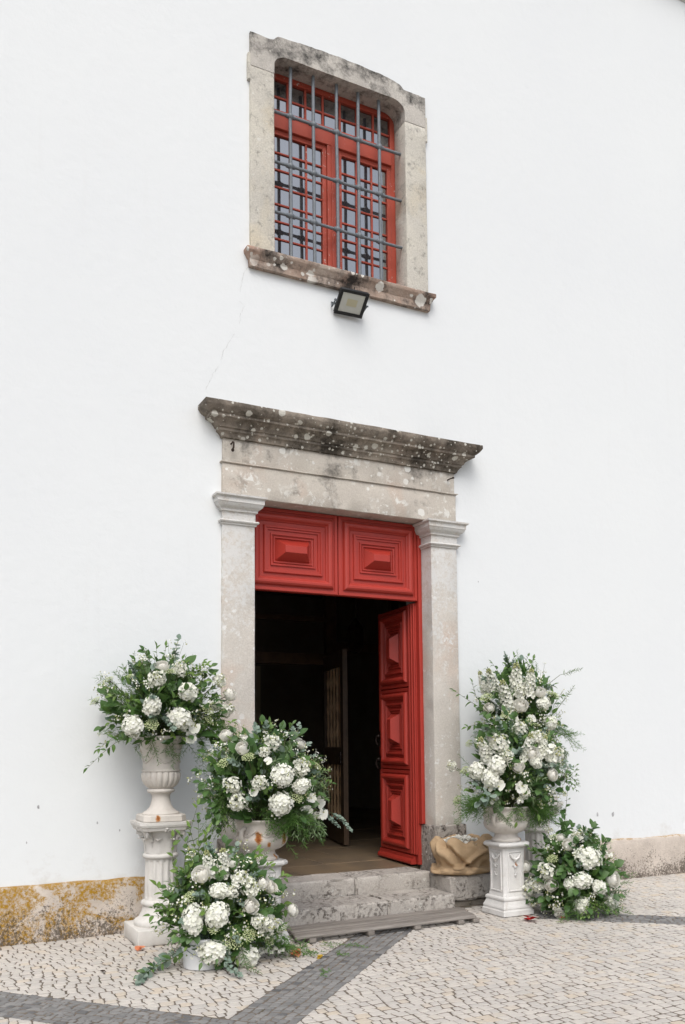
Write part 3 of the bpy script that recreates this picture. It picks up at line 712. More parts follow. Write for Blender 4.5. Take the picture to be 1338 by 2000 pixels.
for nm, b in (('post', (-.05, .1, -.05, .05, 0, 3.6)), ('beam', (-3.6, -.052, -.09, .09, 2.35, 2.5)), ('post', (1.0, 1.12, -.05, .05, 0, 3.6)), ('beam', (.102, .998, -.05, .05, 2.55, 2.68)), ('beam', (-3.6, -.052, -.06, .06, 2.95, 3.02))):
    m = MB(); m.box(*b); m.build(nm, M['dwood'], sp_)
m = MB(); m.box(1.85, 2.75, 7.6, 7.7, .3, 3.0); tag(m.build('pale_wall_panel', M['innerpale']), 'pale wall panel in the gloom behind the inner door', 'panel')
m = MB(); m.box(2.1, 2.5, 7.54, 7.595, 1.95, 2.6); m.lathe([(.2,-.03),(.2,.0)], 20, (2.3, 7.57, 2.6)); tag(m.build('framed_picture', M['dwood']), 'small dark arched picture on the pale panel inside', 'picture')
m = MB(); m.box(1.0, 1.35, 7.5, 7.6, .3, 2.85); tag(m.build('ochre_hanging', M['ochre']), 'dim ochre hanging beside the left jamb deep inside', 'curtain')
la = tag(empty('hanging_lantern', (2.06, 2.5, 3.0)), 'dark metal lantern hanging inside under the red transom', 'lantern')
m = MB(); m.lathe([(.02, .20), (.04, .17), (.10, .10), (.13, .05), (.12, .04), (.12, -.16), (.13, -.17), (.06, -.24), (.01, -.26)], 6); m.build('lantern_body', M['darkiron'], la)
m = MB(); m.tube([(0, 0, .2), (0, 0, 1.59)], .008, 6); m.build('chain', M['darkiron'], la)

# ------------------------------------------------------------------ steps and side blocks
st = tag(empty('stone_steps', (XC, -.3, 0)), 'two worn grey stone steps with pitted risers below the red door', 'steps')
st_off = Matrix.Translation((-XC, .3, 0))
def sp(mb, name, mat, sm=35): o = mb.build(name, M[mat], st, sm); o.matrix_basis = st_off; return o
for a, b, s in ((-.48, .652, 1), (.660, 1.497, 2)):
    mb = MB(); mb.rbox(a, b, -.115, .297, .0, FLOOR+.002, .018, .035, .007, 6, s+50, .05); sp(mb, 'step_stone', 'step')
for a, b, s in ((-.58, .752, 3), (.758, 1.487, 4)):
    mb = MB(); mb.rbox(a, b, -.565, -.118, -.02, .146, .018, .035, .007, 6, s+50, .05); sp(mb, 'step_stone', 'step')
for a, b, nm, s in ((1.505, 2.06, 'block beside the right end of the steps, under the burlap sack', 5), (-.80, -.595, 'block at the left end', 6)):
    t_ = tag(empty('stone_block', ((a+b)/2, -.25, 0)), 'pitted grey stone ' + ('block right of the steps carrying the burlap sack' if s == 5 else 'block left of the steps, mostly behind the middle pedestal'), 'stone block')
    o_ = Matrix.Translation((-(a+b)/2, .25, 0))
    mb = MB(); mb.rbox(a, b, -.47, -.075, .055, .288, .022, .045, .008, 6, s+60, .035); o = mb.build('block', M['step'], t_, 35); o.matrix_basis = o_
    mb = MB(); mb.rbox(a+.03, b-.02, -.43, -.09, -.02, .058, .015, .05, .012, 9, s+70, .03); o = mb.build('footing', M['rubble'], t_, 35); o.matrix_basis = o_
    
# ------------------------------------------------------------------ slatted wooden platform
pf = tag(empty('wooden_platform', (.46, -.92, 0)), 'low weathered grey slatted wooden platform in front of the steps', 'platform')
NS = 7; y0p, y1p = -1.155, -.66
for k in range(NS):
    ya = y0p+(y1p-y0p)*k/NS; yb = y0p+(y1p-y0p)*(k+1)/NS-.020; sh = .26*(k+.5)/NS; zt = .062-.012*k/NS
    mb = MB(); mb.rbox(-.42+sh*.45+rs.uniform(-.012, .012)-.46, 1.30+sh*.6+rs.uniform(-.012, .012)-.46, ya+.92, yb+.92, zt-.024, zt+rs.uniform(-.005, .004), .004, .12, .0025, 4, k+80, .004); mb.build('slat', M['wood'], pf, 35)
for x in (-.28, .25, .70, 1.14, 1.30):
    mb = MB(); mb.rbox(x-.03-.46, x+.03-.46, y0p+.91, y1p+.93, .003, .037, .004, .1, .002, 4, x*10); mb.build('bearer', M['wood'], pf, 35)

# ================================================================== OBJECTS
# ------------------------------------------------------------------ floodlight under the window sill
fl_ = tag(empty('floodlight', (.665, -.13, 5.955)), 'black square floodlight tilted down below the barred window sill', 'floodlight')
fl_.rotation_euler = (R(50), 0, R(-3))          # the face (local -Y) looks out and down
def fp(mb, name, mat, sm=None, par=None): return mb.build(name, M[mat], par or fl_, sm)
W2, H2 = .155, .128
mb = MB(); mb.rbox(-W2, W2, .0, .035, -H2, H2, .012, 1.)
body = fp(mb, 'housing', 'black', 40)
for a, b, c, d in ((-W2, W2, H2-.032, H2), (-W2, W2, -H2, -H2+.032), (-W2, -W2+.034, -H2+.0325, H2-.0325), (W2-.034, W2, -H2+.0325, H2-.0325)):
    mb = MB(); mb.rbox(a, b, -.014, -.001, c, d, .004, 1.); fp(mb, 'bezel', 'black', 40)
mb = MB(); mb.box(-W2+.035, W2-.035, -.006, -.001, -H2+.033, H2-.033); lg = fp(mb, 'lamp_glass', 'reflector')
mb = MB(); mb.box(-.055, .055, -.009, -.0065, -.03, .04); fp(mb, 'led_board', 'led', None, lg)
mb = MB()
for k in range(9): mb.box(-W2+.03+k*.034, -W2+.038+k*.034, .035, .06, -H2+.02, H2-.02)
fp(mb, 'cooling_fins', 'black', None, body)
mb = MB(); mb.box(-W2-.018, -W2-.012, -.01, .02, -.012, .012); mb.tube([(-W2-.03, .005, 0), (-W2, .005, 0)], .009, 8); mb.tube([(W2, .005, 0), (W2+.03, .005, 0)], .009, 8)
fp(mb, 'pivot_bolt', 'iron')
mb = MB(); mb.tube([(-W2-.016, .005, 0), (-W2-.016, .05, -.09), (-W2-.016, .10, -.07), (W2+.016, .10, -.07), (W2+.016, .05, -.09), (W2+.016, .005, 0)], .008, 6); fp(mb, 'bracket', 'iron')
mb = MB(); mb.tube([(.02, .035, .02), (.03, .09, .05), (.03, .12, .12)], .005, 6); fp(mb, 'cable', 'black')
# iron hooks on the frieze
for x, s, lb in ((-.563, 1, 'left'), (1.845, -1, 'right')):
    mb = MB()
    if s == 1:
        mb.tube([(0, .01, .03), (0, -.05, .035), (0, -.075, .02), (0, -.07, -.02), (0, -.045, -.035)], .008, 7); mb.lathe([(.004,-.016),(.014,-.008),(.016,0),(.014,.008),(.004,.016)], 8, (0, -.045, -.04))
    else: mb.tube([(.0, .02, -.0), (-.01, -.05, -.005), (-.02, -.13, -.015)], .007, 7); mb.lathe([(.003,-.01),(.012,-.005),(.012,.005),(.003,.01)], 8, (-.02, -.13, -.015))
    o = mb.build('iron_hook', M['rust'], None, 50); o.location = (x, YP+.012, 4.335)
    tag(o, 'rusty iron hook at the %s end of the frieze below the dark cornice' % lb, 'hook', 'iron hooks on the frieze')

# ------------------------------------------------------------------ pedestals and urns
def tall_pedestal(loc, label, mat):
    t = tag(empty('fluted_pedestal', loc), label, 'pedestal', 'tall fluted pedestals')
    b = lambda mb, n, sm=None, par=None: mb.build(n, mat, par or t, sm)
    mb = MB(); mb.rbox(-.24, .24, -.24, .24, 0, .125, .008, .12, .0015, 5, 1, .004); b(mb, 'plinth', 35)
    mb = MB(); mb.lathe([(.205,.124),(.212,.14),(.212,.16),(.198,.172),(.185,.176),(.165,.20),(.15,.235),(.142,.27),(.142,.278),(.152,.284),(.158,.298),(.152,.312),(.142,.318),(.13,.325)], 40); b(mb, 'base_moulding', 50)
    mb = MB(); NF = 14
    def flute(a, j, z):
        k = (a*NF/(2*math.pi)) % 1; return 1-.075*max(0, math.sin(math.pi*min(1, max(0, (k-.16)/.68))))**.6*(0 if j in (0, 1, 6, 7) else 1)
    mb.lathe([(.130,.318),(.128,.335),(.128,.350),(.127,.40),(.125,.52),(.124,.635),(.124,.648),(.124,.66)], NF*10, fn=flute); b(mb, 'shaft', 28)
    mb = MB(); mb.lathe([(.124,.656),(.138,.660),(.145,.672),(.145,.684),(.136,.695),(.126,.698)], 40); b(mb, 'astragal', 50)
    mb = MB(); mb.lathe([(.122,.694),(.122,.74),(.127,.80),(.138,.845),(.155,.872),(.16,.884)], 40); bell = b(mb, 'capital_bell', 50)
    for k in range(8):          # acanthus leaves curling out of the bell
        a = 2*math.pi*(k+.5)/8; mb = MB(); n = 7; wv = [.035, .042, .045, .043, .036, .026, .012]
        zz = [.70, .735, .77, .80, .822, .826, .812]; rr = [.127, .129, .132, .140, .155, .172, .178]
        for i in range(n):
            for u in (-1, -.5, 0, .5, 1):
                x = u*wv[i]*(1+.12*math.cos(i*2.6)*abs(u)); r_ = rr[i]-.012*u*u+(.006 if u == 0 else 0); mb.v.append((r_*math.cos(a)-x*math.sin(a), r_*math.sin(a)+x*math.cos(a), zz[i]))
        for i in range(n-1):
            for u in range(4): mb.f.append((i*5+u, i*5+u+1, (i+1)*5+u+1, (i+1)*5+u)); mb.m.append(0)
        b(mb, 'acanthus_leaf', 60, bell)
    for k in range(4):          # corner volutes and face rosettes
        a = math.pi/4+k*math.pi/2; c = Vector((math.cos(a), math.sin(a), 0)); mb = MB()
        sp = [c*(.19+.030*math.cos(th)*(1-th/14))+Vector((0, 0, .855+.030*math.sin(th)*(1-th/14))) for th in [i*.5 for i in range(20)]]
        mb.tube([c*.14+Vector((0, 0, .80))]+[c*.17+Vector((0, 0, .85))]+sp, .014, 7, r1=.008); b(mb, 'volute', 60, bell)
        a = k*math.pi/2; c = Vector((math.cos(a), math.sin(a), 0)); mb = MB(); ctr = c*.185+Vector((0, 0, .905)); tng = Vector((-c.y, c.x, 0))
        for q in range(6):
            th = q*math.pi/3; mb.tube([ctr, ctr+(tng*math.cos(th)+Vector((0, 0, 1))*math.sin(th))*.026], .011, 6, r1=.007)
        mb.lathe([(.002,-.012),(.012,-.006),(.014,0),(.012,.006),(.002,.012)], 8, tuple(ctr+c*.008)); b(mb, 'rosette', 60, bell)
    mb = MB(); mb.square([(.175,.882),(.19,.890),(.195,.905),(.195,.912),(.205,.918),(.212,.935),(.212,.957)], chamf=.2); b(mb, 'abacus')
    return t
def tall_urn(loc, label, mat):
    t = tag(empty('tall_urn', loc), label, 'urn', 'tall campana urns')
    b = lambda mb, n, sm=None, par=None: mb.build(n, mat, par or t, sm)
    mb = MB(); mb.square([(.172,0),(.176,.006),(.174,.045),(.166,.054)], chamf=.28); b(mb, 'foot_block')
    mb = MB(); mb.lathe([(.150,.052),(.152,.062),(.138,.074),(.118,.085),(.098,.105),(.083,.135),(.074,.175),(.074,.205),(.088,.228)], 40); b(mb, 'stem', 50)
    mb = MB(); mb.lathe([(.085,.226),(.102,.229),(.113,.240),(.113,.252),(.102,.262),(.090,.266)], 40); b(mb, 'collar', 50)
    NG = 18
    def gad(a, j, z):
        k = (a*NG/(2*math.pi)) % 1; s = 1 if 1 < j < 8 else (.4 if j in (1, 8) else 0); return 1-.085*s*(1-abs(math.sin(math.pi*k)))**1.5
    mb = MB(); mb.lathe([(.088,.262),(.105,.268),(.126,.284),(.145,.308),(.157,.335),(.162,.362),(.161,.382),(.155,.394),(.150,.400),(.150,.404)], NG*8, fn=gad); b(mb, 'gadrooned_bowl', 40)
    mb = MB(); mb.lathe([(.150,.402),(.158,.405),(.158,.413),(.151,.417),(.150,.45),(.150,.50),(.154,.54),(.163,.58),(.178,.62),(.198,.655),(.214,.672),(.218,.684),(.214,.694),(.200,.694),(.18,.66),(.16,.64)], 44); bod = b(mb, 'body', 50)
    mb = MB()
    for k in range(5):          # swag garlands
        a0 = 2*math.pi*k/5+.3; pts = []
        for i in range(9):
            u = i/8; a = a0+u*2*math.pi/5; pts.append((.153*math.cos(a), .153*math.sin(a), .55-.075*math.sin(math.pi*u)))
        mb.tube(pts, .007, 6)
    b(mb, 'garland', 60, bod)
    mb = MB()
    for k in range(5):
        a = 2*math.pi*k/5+.3
        for q in range(5):
            th = R(-60+30*q); p0 = Vector((.156*math.cos(a), .156*math.sin(a), .55)); tg = Vector((-math.sin(a), math.cos(a), 0))
            mb.tube([p0, p0+tg*math.sin(th)*.05+Vector((math.cos(a)*.012, math.sin(a)*.012, math.cos(th)*.055))], .009, 6, r1=.004)
    b(mb, 'palmette', 60, bod)
    return t
def short_pedestal(loc, label, mat):
    t = tag(empty('square_pedestal', loc), label, 'pedestal', 'short square pedestals')
    b = lambda mb, n, sm=None, par=None: mb.build(n, mat, par or t, sm)
    mb = MB(); mb.square([(.166,0),(.172,.004),(.170,.045),(.164,.05),(.160,.062),(.165,.067),(.162,.08),(.152,.10),(.142,.125),(.140,.13),(.147,.137),(.148,.152),(.142,.162),(.134,.168)], chamf=.04); b(mb, 'base')
    mb = MB(); mb.square([(.132,.166),(.124,.20),(.120,.26),(.118,.36),(.119,.48),(.122,.56),(.126,.60)], chamf=.16); shf = b(mb, 'shaft')
    mb = MB(); mb.square([(.124,.598),(.138,.604),(.150,.612),(.164,.618),(.172,.626),(.174,.638),(.168,.650),(.160,.655)], chamf=.30); b(mb, 'cap')
    for k in range(4):          # framed panel with a swag and two drops on each side
        Mk = Matrix.Rotation(k*math.pi/2, 4, 'Z'); y = -.121; mb = MB()
        for u0, u1, v0, v1 in ((-.078, .078, .212, .224), (-.078, .078, .562, .574), (-.078, -.066, .2242, .5618), (.066, .078, .2242, .5618)):
            m2 = MB(); m2.rbox(u0, u1, y-.010, y+.012, v0, v1, .004, 1.); mb.merge(m2, Mk)
        b(mb, 'panel_frame', None, shf)
        mb = MB(); m2 = MB()
        for s in (-1, 1):
            m2.tube([(s*.055, y-.006, .545), (s*.035, y-.012, .515), (0, y-.016, .50)], .009, 6, r1=.012)
            for q in range(3): m2.tube([(s*.02, y-.006, .515), (s*(.025+.014*q), y-.014, .545-.006*q)], .007, 6, r1=.003)
        for zc, r_ in ((.495, .020), (.435, .016), (.36, .013)):
            m2.lathe([(.002,-r_*1.3),(r_*.8,-r_*.5),(r_,0),(r_*.8,r_*.5),(.002,r_)], 10, (0, y-.004, zc))
        for s in (-1, 1): m2.tube([(s*.004, y-.006, .445), (s*.034, y-.010, .452)], .007, 6, r1=.004); m2.tube([(s*.002, y-.006, .37), (s*.018, y-.010, .385)], .006, 6, r1=.003)
        m2.tube([(0, y-.004, .5), (0, y-.006, .345)], .004, 6); mb.merge(m2, Mk); b(mb, 'relief_ornament', 60, shf)
    return t
def low_pot(loc, label, mat):
    t = tag(empty('low_urn', loc), label, 'urn', 'low bowl urns')
    b = lambda mb, n, sm=None, par=None: mb.build(n, mat, par or t, sm)
    mb = MB(); mb.lathe([(.128,0),(.134,.006),(.134,.022),(.122,.030),(.112,.040),(.106,.055),(.105,.068),(.112,.078)], 40); b(mb, 'foot', 50)
    mb = MB(); mb.lathe([(.10,.074),(.125,.080),(.155,.092),(.182,.112),(.200,.138),(.208,.165),(.206,.178),(.200,.186),(.200,.20),(.196,.235),(.200,.27),(.210,.295),(.222,.305),(.226,.315),(.220,.324),(.205,.324),(.19,.30),(.17,.28)], 48); bwl = b(mb, 'bowl', 50)
    mb = MB()
    for k in range(8):          # scrolling relief round the bowl
        a0 = 2*math.pi*k/8; pts = []
        for i in range(13):
            u = i/12; a = a0+u*2*math.pi/8; pts.append((.203*math.cos(a), .203*math.sin(a), .215+.022*math.sin(2*math.pi*u)))
        mb.tube(pts, .006, 5)
        for s in (0, .5):
            a = a0+(s+.25)*2*math.pi/8; c = Vector((.200*math.cos(a), .200*math.sin(a), .215+(.012 if s == 0 else -.012))); tg = Vector((-math.sin(a), math.cos(a), 0))
            mb.tube([c+(tg*math.cos(th)+Vector((0, 0, math.sin(th))))*(.018-.0012*i)+c*.02 for i, th in enumerate([q*.6 for q in range(11)])], .005, 5)
    b(mb, 'scroll_relief', 60, bwl)
    for k in range(2):
        a = R(205+180*k) if k == 0 else R(25); c = Vector((math.cos(a), math.sin(a), 0)); tg = Vector((-c.y, c.x, 0)); mb = MB()
        mb.tube([c*.20+Vector((0, 0, .26)), c*.232+Vector((0, 0, .245)), c*.236+Vector((0, 0, .20)), c*.22+Vector((0, 0, .165)), c*.195+Vector((0, 0, .15))], .022, 8, r1=.012); b(mb, 'lug', 60, bwl)
    return t
castA = cast_mat('cast_stone_fluted', [(.03, -.19, .74, .075)], (.64,.62,.585)); castA2 = cast_mat('cast_stone_urn', [(-.07, -.17, .03, .05)], (.62,.58,.53))
castB = cast_mat('cast_stone_square', [(.01, -.13, .46, .035)], (.68,.67,.65)); castC = cast_mat('cast_stone_bowl', [(-.10, -.18, .185, .075), (.13, -.16, .175, .085), (.08, -.10, .04, .05), (-.02, -.20, .11, .05)], (.62,.57,.52))
tall_pedestal((-1.302, -.39, .002), 'tall white fluted pedestal with leafy capital, left of the door', castA)
tall_urn((-1.302, -.39, .961), 'tall cream urn with gadrooned bowl on the left fluted pedestal', castA2)
tall_pedestal((2.62, -.39, .002), 'white fluted pedestal mostly hidden behind the right-hand flowers', castA)
tall_urn((2.62, -.39, .961), 'tall urn hidden behind the right-hand flower column', castA2)
short_pedestal((-.63, -.95, .004), 'short square white pedestal left of the steps, behind the floor flowers', castB)
low_pot((-.63, -.95, .661), 'rust-stained low cream bowl urn on the left square pedestal', castC)
short_pedestal((1.80, -.95, .004), 'short square white pedestal with relief panels, right of the steps', castB)
low_pot((1.80, -.95, .661), 'low cream bowl urn on the right square pedestal near the burlap sack', cast_mat('cast_stone_bowl_pale', [(.17, -.12, .20, .05), (.09, -.10, .03, .05)], (.64,.60,.55)))
bk = tag(empty('bucket', (-1.27, -1.42, .002)), 'small white bucket holding the floor flowers at left', 'bucket')
mb = MB(); mb.lathe([(.135,0),(.140,.004),(.158,.20),(.166,.202),(.168,.215),(.160,.218),(.152,.20),(.13,.02)], 36); mb.build('pail', M['bucket'], bk, 40)
mb = MB(); mb.tube([(.165*math.cos(a), .165*math.sin(a)-.0, .19-.11*math.sin(a)*-1 if False else .19-.10*abs(math.sin(a))) for a in [R(180+i*15) for i in range(13)]], .003, 5); mb.build('wire_handle', M['iron'], bk)

# ------------------------------------------------------------------ burlap sack with petals
def sack():
    t = tag(empty('burlap_sack', (1.775, -.255, .290)), 'open tan burlap sack slumped on the stone block beside the door', 'sack')
    NA, prof = 120, [(.005,.004),(.22,.004),(.290,.006),(.322,.022),(.322,.045),(.300,.060),(.262,.066),(.244,.082),(.252,.11),(.275,.15),(.292,.195),(.298,.235),(.292,.27),(.274,.298),(.254,.316),(.240,.328),(.224,.332),(.208,.322),(.205,.29),(.20,.25)]
    P_ = []
    for i in range(len(prof)-1):
        for k in range(3): u = k/3; P_.append((prof[i][0]*(1-u)+prof[i+1][0]*u, prof[i][1]*(1-u)+prof[i+1][1]*u, i+u))
    P_.append((*prof[-1], len(prof)-1)); NR = len(P_)
    folds = [(-2.50, -1.0, .060, .17), (-2.12, -1.2, -.070, .12), (-1.72, 1.2, .070, .13), (-1.42, 1.2, -.075, .11), (-1.08, -1.2, .060, .14), (-.70, -1.1, -.070, .15), (-.25, -.7, .060, .18), (-2.85, .5, .04, .18), (.5, .6, .04, .25), (1.3, -.4, -.03, .25), (2.2, .5, .04, .25), (-1.05, 1.5, .028, .09), (-1.95, -1.4, .028, .09)]
    mb = MB(); uv = []
    for j, (r, z, q) in enumerate(P_):
        tz = min(1, max(0, z/.3)); body = 1 if q > 5 else (q/5)*.5
        for k in range(NA+1):
            a = -math.pi+2*math.pi*k/NA; dr_ = 0
            for a0, tw, am, wd in folds:
                d = (a-a0-tw*(tz-.5)+math.pi) % (2*math.pi)-math.pi; dr_ += am*math.exp(-(d/wd)**2)
            rr = r+dr_*body*(.35 if q > 16 else 1)
            rr += (.022*noise.noise(Vector((math.cos(a)*2.2, math.sin(a)*2.2, z*7+q*.1)))+.013*(.5-abs(noise.noise(Vector((math.cos(a)*3.2+z*5, math.sin(a)*3.2, z*11)))*2)))*min(1, q/2)
            zz = z+(.055*noise.noise(Vector((math.cos(a)*2.3, math.sin(a)*2.3, 5)))+.02*math.cos(a-.3)+.3*dr_)*(1 if q > 12 else max(0, (q-8)/4))
            if 2 < q < 8: zz += .018*max(0, noise.noise(Vector((math.cos(a)*3, math.sin(a)*3, q*.3))))+.012*math.sin(3*a+1)*(1-abs(q-5)/3)
            sx = 1.0; ey = .80
            mb.v.append((rr*math.cos(a)*sx+(.02 if q < 6 else 0)*math.cos(a), rr*math.sin(a)*ey, max(.002, zz))); uv.append((k/NA*2.2, j/NR))
    n = NA+1
    for j in range(NR-1):
        for k in range(NA): mb.f.append((j*n+k, j*n+k+1, (j+1)*n+k+1, (j+1)*n+k)); mb.m.append(0)
    o = mb.build('cloth', M['burlap'], t, 70); ul = o.data.uv_layers.new(name='UVMap')
    for lp in o.data.loops: ul.data[lp.index].uv = uv[lp.vertex_index]
    return t
sack()
rp = random.Random(12)
mb = MB()
for k in range(170):
    a = rp.uniform(0, 6.283); r = .20*math.sqrt(rp.random()); p = Vector((1.775+r*math.cos(a), -.255+r*math.sin(a)*.8, 0.290+.285+.05*(1-(r/.2)**2)+rp.uniform(0, .02)))
    rot = Matrix.Rotation(rp.uniform(0, 6.28), 4, 'Z') @ Matrix.Rotation(rp.uniform(-.7, .7), 4, 'X') @ Matrix.Rotation(rp.uniform(-.7, .7), 4, 'Y'); s = rp.uniform(.018, .03)
    mb.add([Vector(v)*s for v in ((0,-.9,0),(.7,-.3,.15),(.75,.4,.2),(0,.95,.1),(-.75,.4,.2),(-.7,-.3,.15),(0,.1,-.1))], [(0,1,6),(1,2,6),(2,3,6),(3,4,6),(4,5,6),(5,0,6)], 0, Matrix.Translation(p) @ rot)
tag(mb.build('rose_petals', M['cream'], None, 80), 'white rose petals filling the open burlap sack', 'petals', kind='stuff')

# ================================================================== FLOWERS
rf = random.Random(21)
def frame(pos, d, hint, s, roll=0):
    """matrix with local +Y along d, +Z near hint"""
    y = Vector(d).normalized(); h = Vector(hint); z = h-y*h.dot(y)
    if z.length < 1e-4: z = y.orthogonal()
    z.normalize(); x = y.cross(z)
    if roll: c, q = math.cos(roll), math.sin(roll); x, z = x*c+z*q, z*c-x*q
    if not isinstance(s, tuple): s = (s, s, s)
    return Matrix(((x.x*s[0], y.x*s[1], z.x*s[2], pos[0]), (x.y*s[0], y.y*s[1], z.y*s[2], pos[1]), (x.z*s[0], y.z*s[1], z.z*s[2], pos[2]), (0, 0, 0, 1)))
def facing(pos, n, s, roll=0):
    """matrix with local +Z along n"""
    z = Vector(n).normalized(); x = z.orthogonal().normalized(); y = z.cross(x); c, q = math.cos(roll), math.sin(roll); x, y = x*c+y*q, y*c-x*q
    return Matrix(((x.x*s, y.x*s, z.x*s, pos[0]), (x.y*s, y.y*s, z.y*s, pos[1]), (x.z*s, y.z*s, z.z*s, pos[2]), (0, 0, 0, 1)))
def leaf_geo(width, pts, fold=.12, curl=.18, tip=1.0):
    """pts: relative half widths along the length"""
    m = MB(); n = len(pts)
    for i, w_ in enumerate(pts):
        y = i/(n-1); z = -curl*y*y
        m.v += [(-w_*width, y, z+fold*w_), (0, y, z), (w_*width, y, z+fold*w_)]
    for i in range(n-1):
        for u in range(2): m.f.append((i*3+u, i*3+u+1, (i+1)*3+u+1, (i+1)*3+u)); m.m.append(0)
    return m
LG = {'ruscus': (leaf_geo(.24, [.08, .75, 1, .85, .5, .02], .10, .25), 'ruscus'), 'salal': (leaf_geo(.40, [.1, .8, 1, .92, .6, .03], .08, .22), 'salal'),
      'euca': (leaf_geo(.46, [.12, .85, 1, .95, .65, .1], .06, .15), 'euca'), 'olive': (leaf_geo(.085, [.2, .9, 1, .8, .4, .05], .02, .3), 'olive'),
      'lime': (leaf_geo(.25, [.08, .75, 1, .85, .5, .02], .10, .2), 'lime_leaf')}
LMESH = {k: g.mesh('leaf_'+k, M[m], 80) for k, (g, m) in LG.items()}
def petal(w_=.5, cup=.18):
    return [(0, 0, 0), (-w_*.7, .40, cup*.25), (-w_*.85, .75, cup*.8), (-w_*.4, 1.0, cup), (w_*.4, 1.0, cup), (w_*.85, .75, cup*.8), (w_*.7, .40, cup*.25)], [(0, 6, 5, 2, 1), (2, 5, 4, 3)]
def floret(m, Mx, n=4, w_=.55, cup=.2, mi=0, rnd=rf, centre=None):
    for k in range(n):
        v, f = petal(w_*rnd.uniform(.9, 1.1), cup*rnd.uniform(.3, 1.6)); m.add(v, f, mi, Mx @ Matrix.Rotation(2*math.pi*k/n+rnd.uniform(-.12, .12), 4, 'Z') @ Matrix.Rotation(rnd.uniform(-.12, .22), 4, 'X'))
    if centre is not None:
        m.add([(.10*math.cos(a), .10*math.sin(a), .07) for a in (0, 1.26, 2.51, 3.77, 5.03)], [(0, 1, 2, 3, 4)], centre, Mx)
def ball(m, r, mi, c=(0, 0, 0), n=8, sq=1.0):
    m.lathe([(r*math.sin(math.pi*(i+.2)/6.4), -r*sq*math.cos(math.pi*(i+.2)/6.4)) for i in range(7)], n, c, mi)
def hydrangea(seed):
    rd = random.Random(seed); m = MB(); ball(m, .78, 1, n=12); N = 96
    for i in range(N):
        z = 1-2*(i+.5)/N
        if z < -.75: continue
        a = i*2.39996+rd.uniform(-.1, .1); q = math.sqrt(1-z*z); d = Vector((q*math.cos(a), q*math.sin(a), z)); d += noise.noise_vector(d*2+Vector((seed, 0, 0)))*.12
        rr = rd.uniform(.78, 1.0)*(1+.24*noise.noise(d*1.6+Vector((0, seed, 0)))); n_ = (d+Vector((rd.uniform(-.3, .3), rd.uniform(-.3, .3), rd.uniform(-.3, .3)))).normalized()
        floret(m, facing(d*rr, n_, rd.uniform(.21, .28), rd.uniform(0, 6)), 4, .6, .25, 0, rd, None)
    return m
def rose(seed):
    rd = random.Random(seed); m = MB(); layers = [(5, 1.0, 66, .20, 40), (5, .86, 46, .16, 38), (5, .70, 34, .12, 38), (4, .54, 26, .08, 46), (3, .40, 16, .05, 60), (2, .26, 6, .02, 90)]
    for li, (n, rad, tip, curl, half) in enumerate(layers):
        up_ = .085*li
        for k in range(n):
            a0 = 2*math.pi*k/n+li*.75+rd.uniform(-.12, .12); NV, NU = 6, 7; base = len(m.v); tp = tip+rd.uniform(-8, 8); rad_ = rad*rd.uniform(.93, 1.07)
            for j in range(NV):
                v = j/(NV-1)
                for i in range(NU):
                    u = -1+2*i/(NU-1); th = R(150-(150-tp)*v+14*v*u*u); ang = a0+u*R(half)*(.5+.5*math.sin(math.pi*min(1, .15+v*.6)))
                    r_ = rad_*(1+curl*v**5+.035*u*(1 if k % 2 else -1)+.03*v*abs(u)**3)
                    m.v.append((r_*math.sin(th)*math.cos(ang), r_*math.sin(th)*math.sin(ang), r_*math.cos(th)*.92+up_))
            for j in range(NV-1):
                for i in range(NU-1): m.f.append((base+j*NU+i, base+j*NU+i+1, base+(j+1)*NU+i+1, base+(j+1)*NU+i)); m.m.append(0)
    for k in range(5):
        v, f = petal(.28, -.2); m.add([(x, y, z) for x, y, z in v], f, 1, Matrix.Translation((0, 0, -.80)) @ Matrix.Rotation(k*1.257, 4, 'Z') @ Matrix.Rotation(.5, 4, 'X'))
    return m
def stock(seed):      # loose ruffled cluster
    rd = random.Random(seed); m = MB(); N = 52
    for i in range(N):
        z = 1-1.75*(i+.5)/N; a = i*2.39996; q = math.sqrt(max(0, 1-z*z)); d = Vector((q*math.cos(a), q*math.sin(a), z)); rr = rd.uniform(.5, 1.12)
        n_ = (d+Vector((rd.uniform(-.6, .6), rd.uniform(-.6, .6), rd.uniform(-.4, .6)))).normalized(); s = rd.uniform(.17, .26)
        floret(m, facing(d*rr*.85, n_, s, rd.uniform(0, 6)), 5, .62, .5, 0, rd, 1)
        if i % 2 == 0: floret(m, facing(d*rr*.85+n_*.05, n_, s*.62, rd.uniform(0, 6)), 4, .6, .8, 0, rd)
    for i in range(7):
        d = Vector((rd.uniform(-.6, .6), rd.uniform(-.6, .6), 1)).normalized(); ball(m, rd.uniform(.06, .1), 1, tuple(d*rd.uniform(.8, 1.1)), 6, 1.3)
    return m
def spike(seed):      # upright flower spike, base at -1, tip at +1
    rd = random.Random(seed); m = MB(); m.tube([(0, 0, -1.2), (0, 0, 1)], .035, 5, 2, r1=.02); N = 72
    for i in range(N):
        t_ = i/N; z = -.95+1.8*t_; a = i*2.39996; r_ = (.34*(1-t_)**.5+.04)*rd.uniform(.75, 1.1); d = Vector((math.cos(a), math.sin(a), rd.uniform(.0, .7))).normalized(); s = .17*(1-.55*t_)*rd.uniform(.85, 1.15)
        if t_ > .86: ball(m, .055, 1, (r_*math.cos(a), r_*math.sin(a), z), 6, 1.4); continue
        floret(m, facing((r_*math.cos(a), r_*math.sin(a), z), d, s, rd.uniform(0, 6)), 5, .6, .45, 0, rd, 1)
        if i % 2: floret(m, facing((r_*math.cos(a), r_*math.sin(a), z+.02), d, s*.6, 1), 4, .6, .8, 0, rd)
    return m
